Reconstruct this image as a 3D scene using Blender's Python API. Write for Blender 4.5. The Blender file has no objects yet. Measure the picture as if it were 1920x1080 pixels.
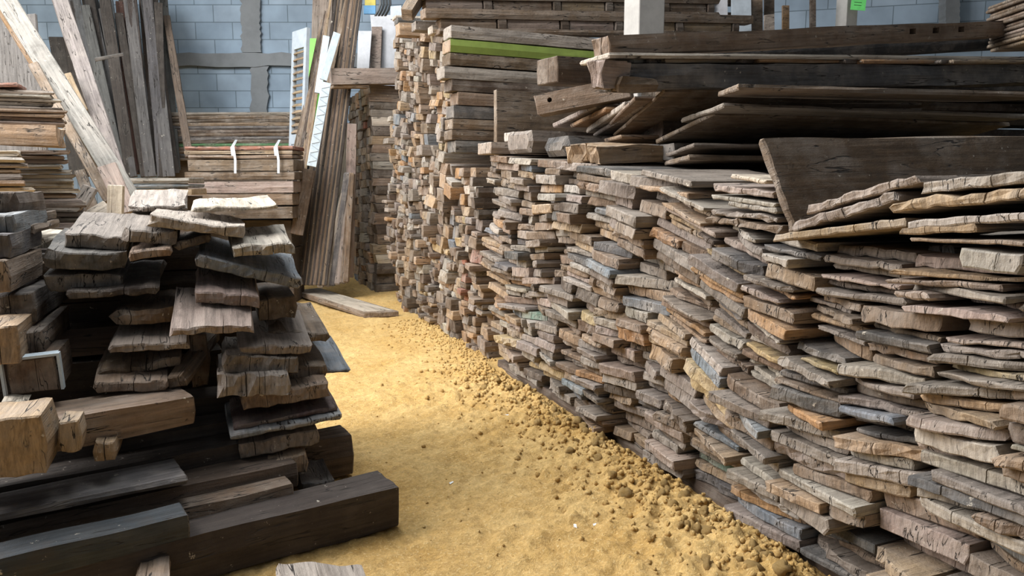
import bpy, math, random
from mathutils import Vector, Matrix, noise
R = math.radians
SC = bpy.context.scene
COL = SC.collection

# ------------------------------------------------------------------ camera
# world: +Y runs away along the sandy aisle, +X to the tall pile, Z up
EYE = Vector((0.0, 0.0, 1.25)); YAW = R(22); PITCH = R(8); FPX = 1420.0
cd = bpy.data.cameras.new('camera'); cam = bpy.data.objects.new('camera', cd); COL.objects.link(cam)
cam.location = EYE; cam.rotation_euler = (math.pi / 2 - PITCH, 0, -YAW)
cd.sensor_width = 36; cd.lens = 36 * FPX / 1920; cd.clip_start = 0.05; cd.clip_end = 100
SC.camera = cam
# ------------------------------------------------------------------ light
w = bpy.data.worlds.new('overcast'); SC.world = w; w.use_nodes = True
w.node_tree.nodes['Background'].inputs[0].default_value = (0.80, 0.90, 1.0, 1)
w.node_tree.nodes['Background'].inputs[1].default_value = 0.17
def area(name, loc, target, sx, sy, power, col):
    l = bpy.data.lights.new(name, 'AREA'); l.shape = 'RECTANGLE'; l.size = sx; l.size_y = sy
    l.energy = power; l.color = col
    o = bpy.data.objects.new(name, l); COL.objects.link(o); o.location = loc
    o.rotation_euler = (Vector(target) - Vector(loc)).to_track_quat('-Z', 'Y').to_euler()
    return o
area('side_opening', (-4.2, 4.4, 4.4), (1.6, 2.7, 0.4), 3.0, 5.0, 760, (1.0, 0.97, 0.96))
area('roof_skylight', (0.2, 5.2, 5.4), (0.3, 4.6, 0), 2.2, 6.0, 300, (0.93, 0.97, 1.0))
area('rear_opening', (-3.4, 7.2, 5.2), (-2.6, 7.6, 0.8), 5.0, 3.0, 330, (0.9, 0.96, 1.0))
SC.view_settings.view_transform = 'Standard'; SC.view_settings.look = 'None'
SC.view_settings.exposure = 0.16; SC.view_settings.gamma = 1.0; SC.view_settings.use_curve_mapping = False

# ------------------------------------------------------------------ measuring
_F = Vector((math.sin(YAW) * math.cos(PITCH), math.cos(YAW) * math.cos(PITCH), -math.sin(PITCH)))
_R = Vector((math.cos(YAW), -math.sin(YAW), 0)); _U = _R.cross(_F)
_H = Vector((math.sin(YAW), math.cos(YAW), 0))
def ray(x, y): return _F + _R * ((x - 960) / FPX) + _U * ((540 - y) / FPX)
def PX(x, y, X): d = ray(x, y); return EYE + d * (X / d.x)
def PY(x, y, Y): d = ray(x, y); return EYE + d * (Y / d.y)
def PZ(x, y, z=0.0): d = ray(x, y); return EYE + d * ((z - EYE.z) / d.z)
def PD(x, y, D): d = ray(x, y); return EYE + d * (D / d.dot(_H))

# ------------------------------------------------------------------ materials
def nt(name):
    m = bpy.data.materials.new(name); m.use_nodes = True
    t = m.node_tree; b = t.nodes['Principled BSDF']; return m, t, b
def N(t, ty, **k):
    n = t.nodes.new(ty)
    for a, v in k.items():
        if a.startswith('i_'): n.inputs[int(a[2:])].default_value = v
        else: setattr(n, a, v)
    return n
def ramp(t, src, a, b, ca=(0, 0, 0, 1), cb=(1, 1, 1, 1)):
    r = N(t, 'ShaderNodeValToRGB'); e = r.color_ramp.elements
    e[0].position = a; e[1].position = b; e[0].color = ca; e[1].color = cb
    t.links.new(src, r.inputs[0]); return r.outputs[0]
def mixc(t, fac, a, b, mode='MIX'):
    m = N(t, 'ShaderNodeMix', data_type='RGBA', blend_type=mode)
    for s, v in ((0, fac), (6, a), (7, b)):
        if hasattr(v, 'links'): t.links.new(v, m.inputs[s])
        else: m.inputs[s].default_value = v
    return m.outputs[2]
def wood_mat(name, scale, dust, bump, rough=0.85, spots=0.66, knots=True):
    m, t, b = nt(name); L = t.links
    oi = N(t, 'ShaderNodeObjectInfo'); tc = N(t, 'ShaderNodeTexCoord')
    off = N(t, 'ShaderNodeVectorMath', operation='SCALE'); comb = N(t, 'ShaderNodeCombineXYZ')
    for i in range(3): L.new(oi.outputs['Random'], comb.inputs[i])
    L.new(comb.outputs[0], off.inputs[0]); off.inputs[3].default_value = 37.0
    add = N(t, 'ShaderNodeVectorMath', operation='ADD'); L.new(tc.outputs['Object'], add.inputs[0]); L.new(off.outputs[0], add.inputs[1])
    mp = N(t, 'ShaderNodeMapping'); L.new(add.outputs[0], mp.inputs[0]); mp.inputs['Scale'].default_value = scale
    g = N(t, 'ShaderNodeTexNoise'); L.new(mp.outputs[0], g.inputs['Vector']); g.inputs['Scale'].default_value = 1.0; g.inputs['Detail'].default_value = 9; g.inputs['Roughness'].default_value = 0.65
    bl = N(t, 'ShaderNodeTexNoise'); L.new(add.outputs[0], bl.inputs['Vector']); bl.inputs['Scale'].default_value = 7.0; bl.inputs['Detail'].default_value = 5; bl.inputs['Roughness'].default_value = 0.6
    sp = N(t, 'ShaderNodeTexNoise'); L.new(add.outputs[0], sp.inputs['Vector']); sp.inputs['Scale'].default_value = 26.0; sp.inputs['Detail'].default_value = 4; sp.inputs['Roughness'].default_value = 0.75
    c = mixc(t, 1.0, oi.outputs['Color'], ramp(t, g.outputs[0], 0.28, 0.72, (0.42, 0.40, 0.38, 1), (1.32, 1.30, 1.27, 1)), 'MULTIPLY')
    c = mixc(t, ramp(t, bl.outputs[0], 0.42, 0.75, (0, 0, 0, 1), (dust, dust, dust, 1)), c, (0.36, 0.312, 0.265, 1))
    c = mixc(t, ramp(t, bl.outputs[0], 0.26, 0.42, (0.55, 0.55, 0.55, 1), (0, 0, 0, 1)), c, (0.055, 0.042, 0.032, 1))
    c = mixc(t, ramp(t, sp.outputs[0], spots, spots + 0.06), c, (0.50, 0.45, 0.37, 1))
    m2 = N(t, 'ShaderNodeMapping'); L.new(add.outputs[0], m2.inputs[0]); m2.inputs['Scale'].default_value = (scale[0] * 0.8, scale[1] * 0.45, scale[2] * 0.45)
    ck = N(t, 'ShaderNodeTexNoise', i_2=1.0); L.new(m2.outputs[0], ck.inputs['Vector']); ck.inputs['Detail'].default_value = 3; ck.inputs['Distortion'].default_value = 0.4
    ab = N(t, 'ShaderNodeMath', operation='SUBTRACT'); L.new(ck.outputs[0], ab.inputs[0]); ab.inputs[1].default_value = 0.43
    a2 = N(t, 'ShaderNodeMath', operation='ABSOLUTE'); L.new(ab.outputs[0], a2.inputs[0])
    line = ramp(t, a2.outputs[0], 0.004, 0.014, (1, 1, 1, 1), (0, 0, 0, 1))
    gate = ramp(t, bl.outputs[0], 0.46, 0.56)
    ln = N(t, 'ShaderNodeMath', operation='MULTIPLY'); L.new(line, ln.inputs[0]); L.new(gate, ln.inputs[1])
    c = mixc(t, ln.outputs[0], c, (0.022, 0.017, 0.013, 1))
    pit = ramp(t, sp.outputs[0], 0.27, 0.36, (1, 1, 1, 1), (0, 0, 0, 1))
    c = mixc(t, pit, c, (0.04, 0.03, 0.022, 1))
    L.new(c, b.inputs['Base Color']); b.inputs['Roughness'].default_value = rough
    bp = N(t, 'ShaderNodeBump'); bp.inputs['Strength'].default_value = bump; bp.inputs['Distance'].default_value = 0.006
    hs = N(t, 'ShaderNodeMath', operation='ADD'); hm = N(t, 'ShaderNodeMath', operation='SUBTRACT')
    L.new(g.outputs[0], hs.inputs[0]); L.new(sp.outputs[0], hs.inputs[1]); L.new(hs.outputs[0], hm.inputs[0]); L.new(ln.outputs[0], hm.inputs[1])
    L.new(hm.outputs[0], bp.inputs['Height']); L.new(bp.outputs[0], b.inputs['Normal'])
    return m
M_LONG = wood_mat('aged_wood_long_grain', (3.0, 48, 64), 0.5, 0.85)
M_OLD = wood_mat('sooty_old_wood', (3.0, 48, 64), 0.10, 0.8)  # same wood with less pale dust mixed in
M_GLOSS = wood_mat('glossy_wood', (3.0, 40, 60), 0.3, 0.2, 0.28)
M_END = wood_mat('aged_wood_end_grain', (14, 85, 20), 0.7, 0.9, 0.9, 0.65)
def paint_mat(name, col, rough=0.5, wear=0.68, under=(0.16, 0.12, 0.09, 1), scale=9):
    m, t, b = nt(name); tc = N(t, 'ShaderNodeTexCoord'); n = N(t, 'ShaderNodeTexNoise')
    t.links.new(tc.outputs['Object'], n.inputs['Vector']); n.inputs['Scale'].default_value = scale; n.inputs['Detail'].default_value = 7; n.inputs['Roughness'].default_value = 0.7
    c = mixc(t, ramp(t, n.outputs[0], 0.3, 0.7, (0.75, 0.75, 0.75, 1), (1.1, 1.1, 1.1, 1)), (0, 0, 0, 1), (*col, 1))
    c = mixc(t, ramp(t, n.outputs[0], wear, wear + 0.05), c, under)
    t.links.new(c, b.inputs['Base Color']); b.inputs['Roughness'].default_value = rough
    return m
M_LIME = paint_mat('lime_green_paint', (0.17, 0.62, 0.03), 0.4, 0.9)
M_OLIVE = paint_mat('worn_green_paint', (0.20, 0.27, 0.05), 0.6, 0.66)
M_DOOR = paint_mat('pale_grey_paint', (0.43, 0.48, 0.52), 0.5, 0.72)
M_WHITE = paint_mat('worn_white_paint', (0.50, 0.58, 0.63), 0.5, 0.66, (0.25, 0.30, 0.34, 1), 22)
M_CONC = paint_mat('concrete', (0.42, 0.40, 0.37), 0.9, 0.78, (0.22, 0.21, 0.2, 1), 5)
M_RENDER = paint_mat('grey_render', (0.20, 0.21, 0.215), 0.9, 0.74, (0.13, 0.13, 0.13, 1), 3)
M_TAG = paint_mat('green_tag_card', (0.20, 0.85, 0.22), 0.6, 0.95)
M_INK = paint_mat('dark_ink', (0.03, 0.10, 0.03), 0.7, 0.99)
M_STRAP = paint_mat('white_plastic_strap', (0.75, 0.80, 0.85), 0.4, 0.99)
M_SCRAP = paint_mat('white_scrap', (0.85, 0.85, 0.82), 0.6, 0.9)
M_YELLOW = paint_mat('yellow_print', (0.75, 0.62, 0.10), 0.5, 0.95)
M_BLUE = paint_mat('blue_print', (0.15, 0.42, 0.72), 0.5, 0.95)
M_PLASTIC = paint_mat('cloudy_plastic', (0.58, 0.58, 0.60), 0.25, 0.70, (0.36, 0.33, 0.31, 1), 6)
M_DARK = paint_mat('dark_hollow', (0.012, 0.010, 0.008), 1.0, 0.99)
def sand_mat(name, k=1.0):
    m, t, b = nt(name); L = t.links; tc = N(t, 'ShaderNodeTexCoord')
    a = N(t, 'ShaderNodeTexNoise', i_2=2.6); L.new(tc.outputs['Object'], a.inputs['Vector']); a.inputs['Detail'].default_value = 8; a.inputs['Roughness'].default_value = 0.7
    f = N(t, 'ShaderNodeTexNoise', i_2=110.0); L.new(tc.outputs['Object'], f.inputs['Vector']); f.inputs['Detail'].default_value = 5; f.inputs['Roughness'].default_value = 0.75
    c = mixc(t, ramp(t, a.outputs[0], 0.3, 0.72), (0.52 * k, 0.305 * k, 0.080 * k, 1), (0.72 * k, 0.50 * k, 0.205 * k, 1))
    g2 = N(t, 'ShaderNodeTexNoise', i_2=34.0); L.new(tc.outputs['Object'], g2.inputs['Vector']); g2.inputs['Detail'].default_value = 6; g2.inputs['Roughness'].default_value = 0.8
    c = mixc(t, 1.0, c, ramp(t, g2.outputs[0], 0.30, 0.70, (0.62, 0.58, 0.52, 1), (1.22, 1.23, 1.26, 1)), 'MULTIPLY')
    c = mixc(t, ramp(t, f.outputs[0], 0.56, 0.68), c, (0.80 * k, 0.62 * k, 0.32 * k, 1))
    c = mixc(t, ramp(t, f.outputs[0], 0.30, 0.44, (0.7, 0.5, 0.5, 1), (0, 0, 0, 1)), c, (0.27 * k, 0.14 * k, 0.035 * k, 1))
    L.new(c, b.inputs['Base Color']); b.inputs['Roughness'].default_value = 0.95
    bp = N(t, 'ShaderNodeBump'); bp.inputs['Strength'].default_value = 0.9; bp.inputs['Distance'].default_value = 0.012
    hh = N(t, 'ShaderNodeMath', operation='ADD'); L.new(f.outputs[0], hh.inputs[0]); L.new(g2.outputs[0], hh.inputs[1])
    L.new(hh.outputs[0], bp.inputs['Height']); L.new(bp.outputs[0], b.inputs['Normal'])
    return m
M_SAND = sand_mat('ochre_sandy_soil', 1.1)
def block_mat():
    m, t, b = nt('aerated_block_wall'); L = t.links; tc = N(t, 'ShaderNodeTexCoord')
    mp = N(t, 'ShaderNodeMapping'); L.new(tc.outputs['UV'], mp.inputs[0])
    br = N(t, 'ShaderNodeTexBrick'); L.new(mp.outputs[0], br.inputs['Vector'])
    br.inputs['Color1'].default_value = (0.245, 0.315, 0.385, 1); br.inputs['Color2'].default_value = (0.29, 0.36, 0.43, 1)
    br.inputs['Mortar'].default_value = (0.13, 0.17, 0.20, 1); br.inputs['Scale'].default_value = 1.0
    br.inputs['Mortar Size'].default_value = 0.006; br.inputs['Brick Width'].default_value = 0.50; br.inputs['Row Height'].default_value = 0.225
    n = N(t, 'ShaderNodeTexNoise', i_2=2.5); L.new(tc.outputs['UV'], n.inputs['Vector']); n.inputs['Detail'].default_value = 7
    c = mixc(t, 1.0, br.outputs['Color'], ramp(t, n.outputs[0], 0.3, 0.7, (0.78, 0.78, 0.78, 1), (1.15, 1.15, 1.15, 1)), 'MULTIPLY')
    L.new(c, b.inputs['Base Color']); b.inputs['Roughness'].default_value = 0.95
    return m
M_BLOCK = block_mat()

# colours of wood: word -> linear albedo
WOOD = {
    'grey': (0.220, 0.185, 0.156), 'pale grey': (0.33, 0.295, 0.25), 'brown': (0.205, 0.145, 0.098), 'tan': (0.33, 0.235, 0.145),
    'honey-brown': (0.34, 0.20, 0.095), 'dark brown': (0.095, 0.068, 0.048), 'dark grey': (0.095, 0.091, 0.089), 'blue-grey': (0.17, 0.19, 0.21),
    'reddish': (0.29, 0.125, 0.08), 'pinkish grey': (0.32, 0.25, 0.21), 'greenish': (0.13, 0.20, 0.15), 'black-brown': (0.045, 0.034, 0.027),
    'bone': (0.52, 0.46, 0.38), 'yellowish': (0.36, 0.27, 0.14), 'umber': (0.13, 0.088, 0.055),
}
# ------------------------------------------------------------------ mesh building
def tag(o, label, cat, group=None, kind=None):
    if label: o['label'] = label
    if cat: o['category'] = cat
    if group: o['group'] = group
    if kind: o['kind'] = kind
    return o
def mesh_obj(name, verts, faces, mats, mi=None, parent=None, smooth=False):
    me = bpy.data.meshes.new(name); me.from_pydata(verts, [], faces)
    for m in mats: me.materials.append(m)
    if mi: me.polygons.foreach_set('material_index', mi)
    if smooth: me.polygons.foreach_set('use_smooth', [True] * len(me.polygons))
    me.update()
    o = bpy.data.objects.new(name, me); COL.objects.link(o)
    if parent: o.parent = parent
    return o
def plank_geo(L, W, T, rng, skew=0.0, rough=0.003, cracks=1, n=6, stations=6, ragged=0.004, chip=0.0, bow=0.0, bevel=0.005, wave=0.0, skewz=0.0, far_skew=0.0, round_end=0.0):
    """A plank: x 0..L (worn end at 0), y across, z 0..T. Checks run in from the end."""
    sd = rng.uniform(0, 500)
    ys = [(-0.5 + j / (n - 1)) * W for j in range(n)]
    cr = []
    for _ in range(cracks):
        yc = rng.uniform(-0.4, 0.4) * W; g = rng.uniform(0.0006, 0.0022)
        if all(abs(yc - q[0]) > 0.012 for q in cr): cr.append((yc, g, rng.uniform(0.006, 0.035), rng.uniform(0.06, 0.6)))
    pts = [(y, 0.0, 1.0) for y in ys if all(abs(y - c[0]) > c[1] * 2 for c in cr)]
    for c in cr:
        pts += [(c[0] - c[1], 0, 1), (c[0], c[2], c[3]), (c[0] + c[1], 0, 1)]
    pts.sort(); m = len(pts); b = min(bevel, T * 0.3)
    near = [0.0, b, 0.03, 0.09]
    if stations <= 6: st = near + [0.25 + 0.3 * (L - 0.25) if L > 0.4 else L * 0.5, L - b, L]
    else: st = near + [0.09 + (L - 0.1 - 0.09) * (k + 1) / (stations - 4) for k in range(stations - 5)] + [L - 0.02, L - b, L]
    st = sorted(x for x in st if 0 <= x <= L)
    chip_y = rng.uniform(-0.2, 0.35) * W; cs = rng.choice((-1, 1))
    def nz(a, bb, c): return noise.noise(Vector((a + sd, bb, c)))
    V, Fc, MI = [], [], []
    def pt(x, i, y, zf, push):
        last = (i == len(st) - 1); first = (i == 0)
        bz = b if (first or last) else 0.0
        z = bz + (T - 2 * bz) * zf
        z += nz(x * 4, y * 22, zf * 3) * rough * (1 if zf in (0, 1) else 0.4)
        if wave: z += nz(x * 2.2, y * 6, 9.1) * wave * (1 if zf > 0.5 else 0.5)
        z += bow * (4 * (x / L) * (1 - x / L))
        fade = max(0.0, 1 - x / max(0.35, L * 0.3))
        fx = x + skew * y * fade + skewz * (z - T / 2) * fade + push * math.exp(-x / 0.05)
        if x < 0.2:
            fx += nz(y * 30, z * 40, 3.3) * ragged * (1 - x / 0.2)
            if chip and (y - chip_y) * cs > 0: fx += chip * (1 - x / 0.2) * (0.6 + 0.4 * nz(y * 60, z * 20, 7))
            if round_end: fx += round_end * (abs(y) / (W / 2)) ** 3 * (1 - x / 0.2)
        if last or x > L - 0.2: fx += far_skew * y * max(0.0, 1 - (L - x) / 0.2)
        yy = y
        if abs(y) > W * 0.42: yy += nz(x * 3, zf * 2, 5.5 + (y > 0)) * rough * 2.0
        if (first or last): yy *= 1 - 2 * b / W
        return Vector((fx, yy, z))
    ring = 2 * m + 2
    for i, x in enumerate(st):
        base = len(V)
        for k, (y, pu, fr) in enumerate(pts):
            yb = y if 0 < k < m - 1 else y * (1 - 2 * b / W)
            v = pt(x, i, yb, 1.0, pu)
            if pu: v.z -= T * (1 - fr) * 0.25 * max(0, 1 - x / 0.12)
            V.append(v)
        V.append(pt(x, i, W / 2, 0.5, 0))
        for k in range(m - 1, -1, -1):
            y, pu, fr = pts[k]
            yb = y if 0 < k < m - 1 else y * (1 - 2 * b / W)
            v = pt(x, i, yb, 0.0, pu)
            if pu: v.z += T * (1 - fr) * 0.25 * max(0, 1 - x / 0.12)
            V.append(v)
        V.append(pt(x, i, -W / 2, 0.5, 0))
        if i:
            p = base - ring
            for k in range(ring):
                k2 = (k + 1) % ring
                Fc.append((p + k, p + k2, base + k2, base + k)); MI.append(1 if (i == 1 or i == len(st) - 1) else 0)
    for i, flip in ((0, False), (len(st) - 1, True)):
        base = i * ring; mids = []
        for k, (y, pu, fr) in enumerate(pts):
            mids.append(len(V))
            v = pt(st[i], i, y * (1 - 2 * b / W) if k in (0, m - 1) else y, 0.5, pu * 1.3)
            V.append(v)
        top = [base + k for k in range(m)]; bot = [base + m + 1 + (m - 1 - k) for k in range(m)]
        for k in range(m - 1):
            q = [(top[k], mids[k], mids[k + 1], top[k + 1]), (mids[k], bot[k], bot[k + 1], mids[k + 1])]
            for f in q: Fc.append(f[::-1] if flip else f); MI.append(1)
        for f in ((top[m - 1], mids[m - 1], base + m), (mids[m - 1], bot[m - 1], base + m), (bot[0], mids[0], base + 2 * m + 1), (mids[0], top[0], base + 2 * m + 1)):
            Fc.append(f[::-1] if flip else f); MI.append(1)
    return V, Fc, MI
def plank(name, L, W, T, rng, color, mats=None, **k):
    V, Fc, MI = plank_geo(L, W, T, rng, **k)
    o = mesh_obj(name, V, Fc, mats or [M_LONG, M_END], MI)
    jit = rng.uniform(0.86, 1.16)
    c = WOOD[color] if isinstance(color, str) else color
    o.color = (c[0] * jit * rng.uniform(0.96, 1.04), c[1] * jit, c[2] * jit * rng.uniform(0.95, 1.05), 1)
    return o
def frame(o, A, x, up):
    x = x.normalized(); y = up.cross(x).normalized(); z = x.cross(y)
    o.matrix_world = Matrix(((x.x, y.x, z.x, A.x), (x.y, y.y, z.y, A.y), (x.z, y.z, z.z, A.z), (0, 0, 0, 1)))
UP = Vector((0, 0, 1))
def bar(name, label, cat, group, A, B, W, T, color, seed, up=None, mats=None, **k):
    """A plank whose end at A and far end at B are the middles of its end faces."""
    rng = random.Random(seed); d = B - A
    k.setdefault('stations', 12)
    o = plank(name, d.length, W, T, rng, color, mats, **k)
    u = UP if up is None else up
    frame(o, A, d, u)
    zc = o.matrix_world.to_3x3() @ Vector((0, 0, T / 2))
    o.matrix_world.translation = A - zc
    return tag(o, label, cat, group)
def to_cam(p): return (EYE - p)
def box_verts(x0, x1, y0, y1, z0, z1):
    return [(x0, y0, z0), (x1, y0, z0), (x1, y1, z0), (x0, y1, z0), (x0, y0, z1), (x1, y0, z1), (x1, y1, z1), (x0, y1, z1)]
BOXF = [(0, 3, 2, 1), (4, 5, 6, 7), (0, 1, 5, 4), (1, 2, 6, 5), (2, 3, 7, 6), (3, 0, 4, 7)]
def boxes(name, lst, mat, parent=None, bev=0.0):
    V, Fc = [], []
    for q in lst:
        o = len(V); V += box_verts(*q); Fc += [tuple(i + o for i in f) for f in BOXF]
    ob = mesh_obj(name, V, Fc, [mat], None, parent)
    if bev:
        md = ob.modifiers.new('edge', 'BEVEL'); md.width = bev; md.segments = 2
    return ob
ORD = ['', 'first', 'second', 'third', 'fourth', 'fifth', 'sixth', 'seventh', 'eighth', 'ninth', 'tenth', 'eleventh', 'twelfth', 'thirteenth', 'fourteenth', 'fifteenth', 'sixteenth', 'seventeenth',
       'eighteenth', 'nineteenth', 'twentieth', 'twenty-first', 'twenty-second', 'twenty-third', 'twenty-fourth', 'twenty-fifth', 'twenty-sixth']
def ordn(i): return ORD[i] if i < len(ORD) else 'upper'

# ================================================================== SETTING
def floor_h(x, y):
    p = Vector((x, y, 0))
    h = noise.fractal(p * 1.1, 0.8, 2.0, 4) * 0.018
    edge = max(0.0, min(1.0, (x - 0.75 - 0.10 * noise.noise(p * 1.6)) / 0.75)) * max(0.0, min(1.0, (4.9 - y) / 0.7))
    far = max(0.0, min(1.0, (x - 1.05) / 0.6)) * max(0.0, min(1.0, (y - 4.6) / 0.6))
    h += 0.060 * edge ** 1.4 * (1 if x < 1.67 else max(0, 1 - (x - 1.67) / 0.10)) + 0.025 * far
    lump = 0.012 + 0.027 * edge * (1 if x < 1.68 else max(0, 1 - (x - 1.68) / 0.12))
    h += noise.fractal(p * 13, 0.7, 2.1, 4) * lump * 0.75
    d = noise.voronoi(p * 17)[0][0]
    h += max(0.0, 0.45 - d) * lump * 1.3
    d2 = noise.voronoi(p * 38)[0][0]
    h += max(0.0, 0.45 - d2) * lump * 0.9
    return h
def axis(parts):
    r = []
    for a, b, s in parts:
        k = max(1, int(round((b - a) / s))); r += [a + (b - a) * i / k for i in range(k)]
    return r + [parts[-1][1]]
xs = axis([(-9, -2, 1.0), (-2, -0.6, 0.12), (-0.6, 1.80, 0.0145), (1.80, 2.2, 0.1), (2.2, 12, 1.2)])
ys = axis([(-1.5, 1.2, 0.3), (1.2, 3.6, 0.0135), (3.6, 6.2, 0.022), (6.2, 9.8, 0.045), (9.8, 17, 0.8)])
V = [(x, y, floor_h(x, y) if (-2 < x < 2.2 and y < 10.5 and y > 0.8) else 0.0) for y in ys for x in xs]
nx = len(xs)
Fc = [(j * nx + i, j * nx + i + 1, (j + 1) * nx + i + 1, (j + 1) * nx + i) for j in range(len(ys) - 1) for i in range(nx - 1)]
tag(mesh_obj('floor', V, Fc, [M_SAND], None, None, True), 'ochre yellow sandy soil floor of the aisle between the lumber piles', None, None, 'structure')

# block wall square to the view, about eleven metres off, with a slightly turned bay at the far end
def wall(name, A, B, h, label):
    d = (B - A); L = d.length; d = d / L; nrm = Vector((d.y, -d.x, 0)); th = 0.15
    c = [A, B, B - nrm * th, A - nrm * th]
    V = [Vector((p.x, p.y, 0)) for p in c] + [Vector((p.x, p.y, h)) for p in c]
    o = mesh_obj(name, V, BOXF, [M_BLOCK])
    uv = o.data.uv_layers.new(name='UVMap')
    for lp in o.data.loops:
        v = o.data.vertices[lp.vertex_index].co; uv.data[lp.index].uv = ((Vector((v.x, v.y, 0)) - Vector((A.x, A.y, 0))).dot(d), v.z)
    return tag(o, label, None, None, 'structure')
DW = 10.6
WA = PD(-260, 340, DW); WB = PD(1100, 340, DW); WC = PD(2150, 340, 8.9)
WA.z = WB.z = WC.z = 0
wall('wall_back', WA, WB, 5.0, 'blue grey aerated block wall behind the leaning planks')
wall('wall_side', WB, WC, 5.0, 'blue grey block wall behind the beams on the tall pile')
def wall_strip(name, x0, y0, x1, y1, D, th, rag, seed):
    """Raised concrete member cast in the wall, with ragged spilled edges."""
    rng = random.Random(seed); a = PD(x0, y0, D); b = PD(x1, y1, D); vert = abs(b.z - a.z) > abs((b - a).length) * 0.5 and abs(x1 - x0) < abs(y1 - y0)
    n = 26; V = []; Fc = []
    for i in range(n + 1):
        f = i / n
        for s in (0, 1):
            j = rng.uniform(-1, 1) * rag
            if vert: px_, py_ = ((x0 if s == 0 else x1) + j, y0 + (y1 - y0) * f)
            else: px_, py_ = (x0 + (x1 - x0) * f, (y0 if s == 0 else y1) + j)
            p = PD(px_, py_, D - th); V.append(p); V.append(p + _H * (th + 0.05))
    for i in range(n):
        k = i * 4
        Fc += [(k, k + 2, k + 6, k + 4), (k + 1, k + 5, k + 7, k + 3), (k, k + 4, k + 5, k + 1), (k + 2, k + 3, k + 7, k + 6)]
    Fc += [(0, 1, 3, 2), (n * 4, n * 4 + 2, n * 4 + 3, n * 4 + 1)]
    return tag(mesh_obj(name, V, Fc, [M_RENDER]), None, None, None, 'structure')
wall_strip('trim_1', 452, -60, 488, 98, DW, 0.05, 2.5, 1)['label'] = 'upper concrete stiffener post in the block wall'
wall_strip('trim_2', 470, 124, 502, 330, DW, 0.05, 2.5, 2)['label'] = 'lower concrete stiffener post in the block wall'
wall_strip('trim_3', 60, 99, 700, 124, DW, 0.06, 2.0, 3)['label'] = 'grey concrete ring beam across the block wall'
wall_strip('trim_4', 1773, -40, 1800, 80, 9.35, 0.10, 1.2, 4)['label'] = 'grey concrete stiffener post in the wall behind the mortised beam'

# square concrete posts rising between the piles
def post(name, x, D, wd, z0, label):
    c = PD(x, 100, D); h = wd / 2
    o = boxes(name, [(-h, h, -h, h, z0, 4.6)], M_CONC, None, 0.008); o.location = (c.x, c.y, 0)
    return tag(o, label, 'post')
post('concrete_post', 1206, 5.75, 0.215, 0.0, 'pale square concrete post rising behind the beams of the tall pile')
P2 = post('concrete_post', 1583, 8.2, 0.15, 0.0, 'thin pale concrete post in front of the block wall, carrying a green card')
c = PD(1610, 3, 8.05)
tg = boxes('price_card', [(-0.075, 0.075, -0.004, 0.0, -0.085, 0.10)], M_TAG); tg.location = c; tg.rotation_euler = (0, R(4), -YAW)
boxes('handwriting', [(-0.045, 0.03, -0.006, -0.004, -0.012 - i * 0.028, -0.007 - i * 0.028) for i in range(2)], M_INK, tg)
tag(tg, 'bright green hand-written card hanging on the thin concrete post', 'sign')

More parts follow.
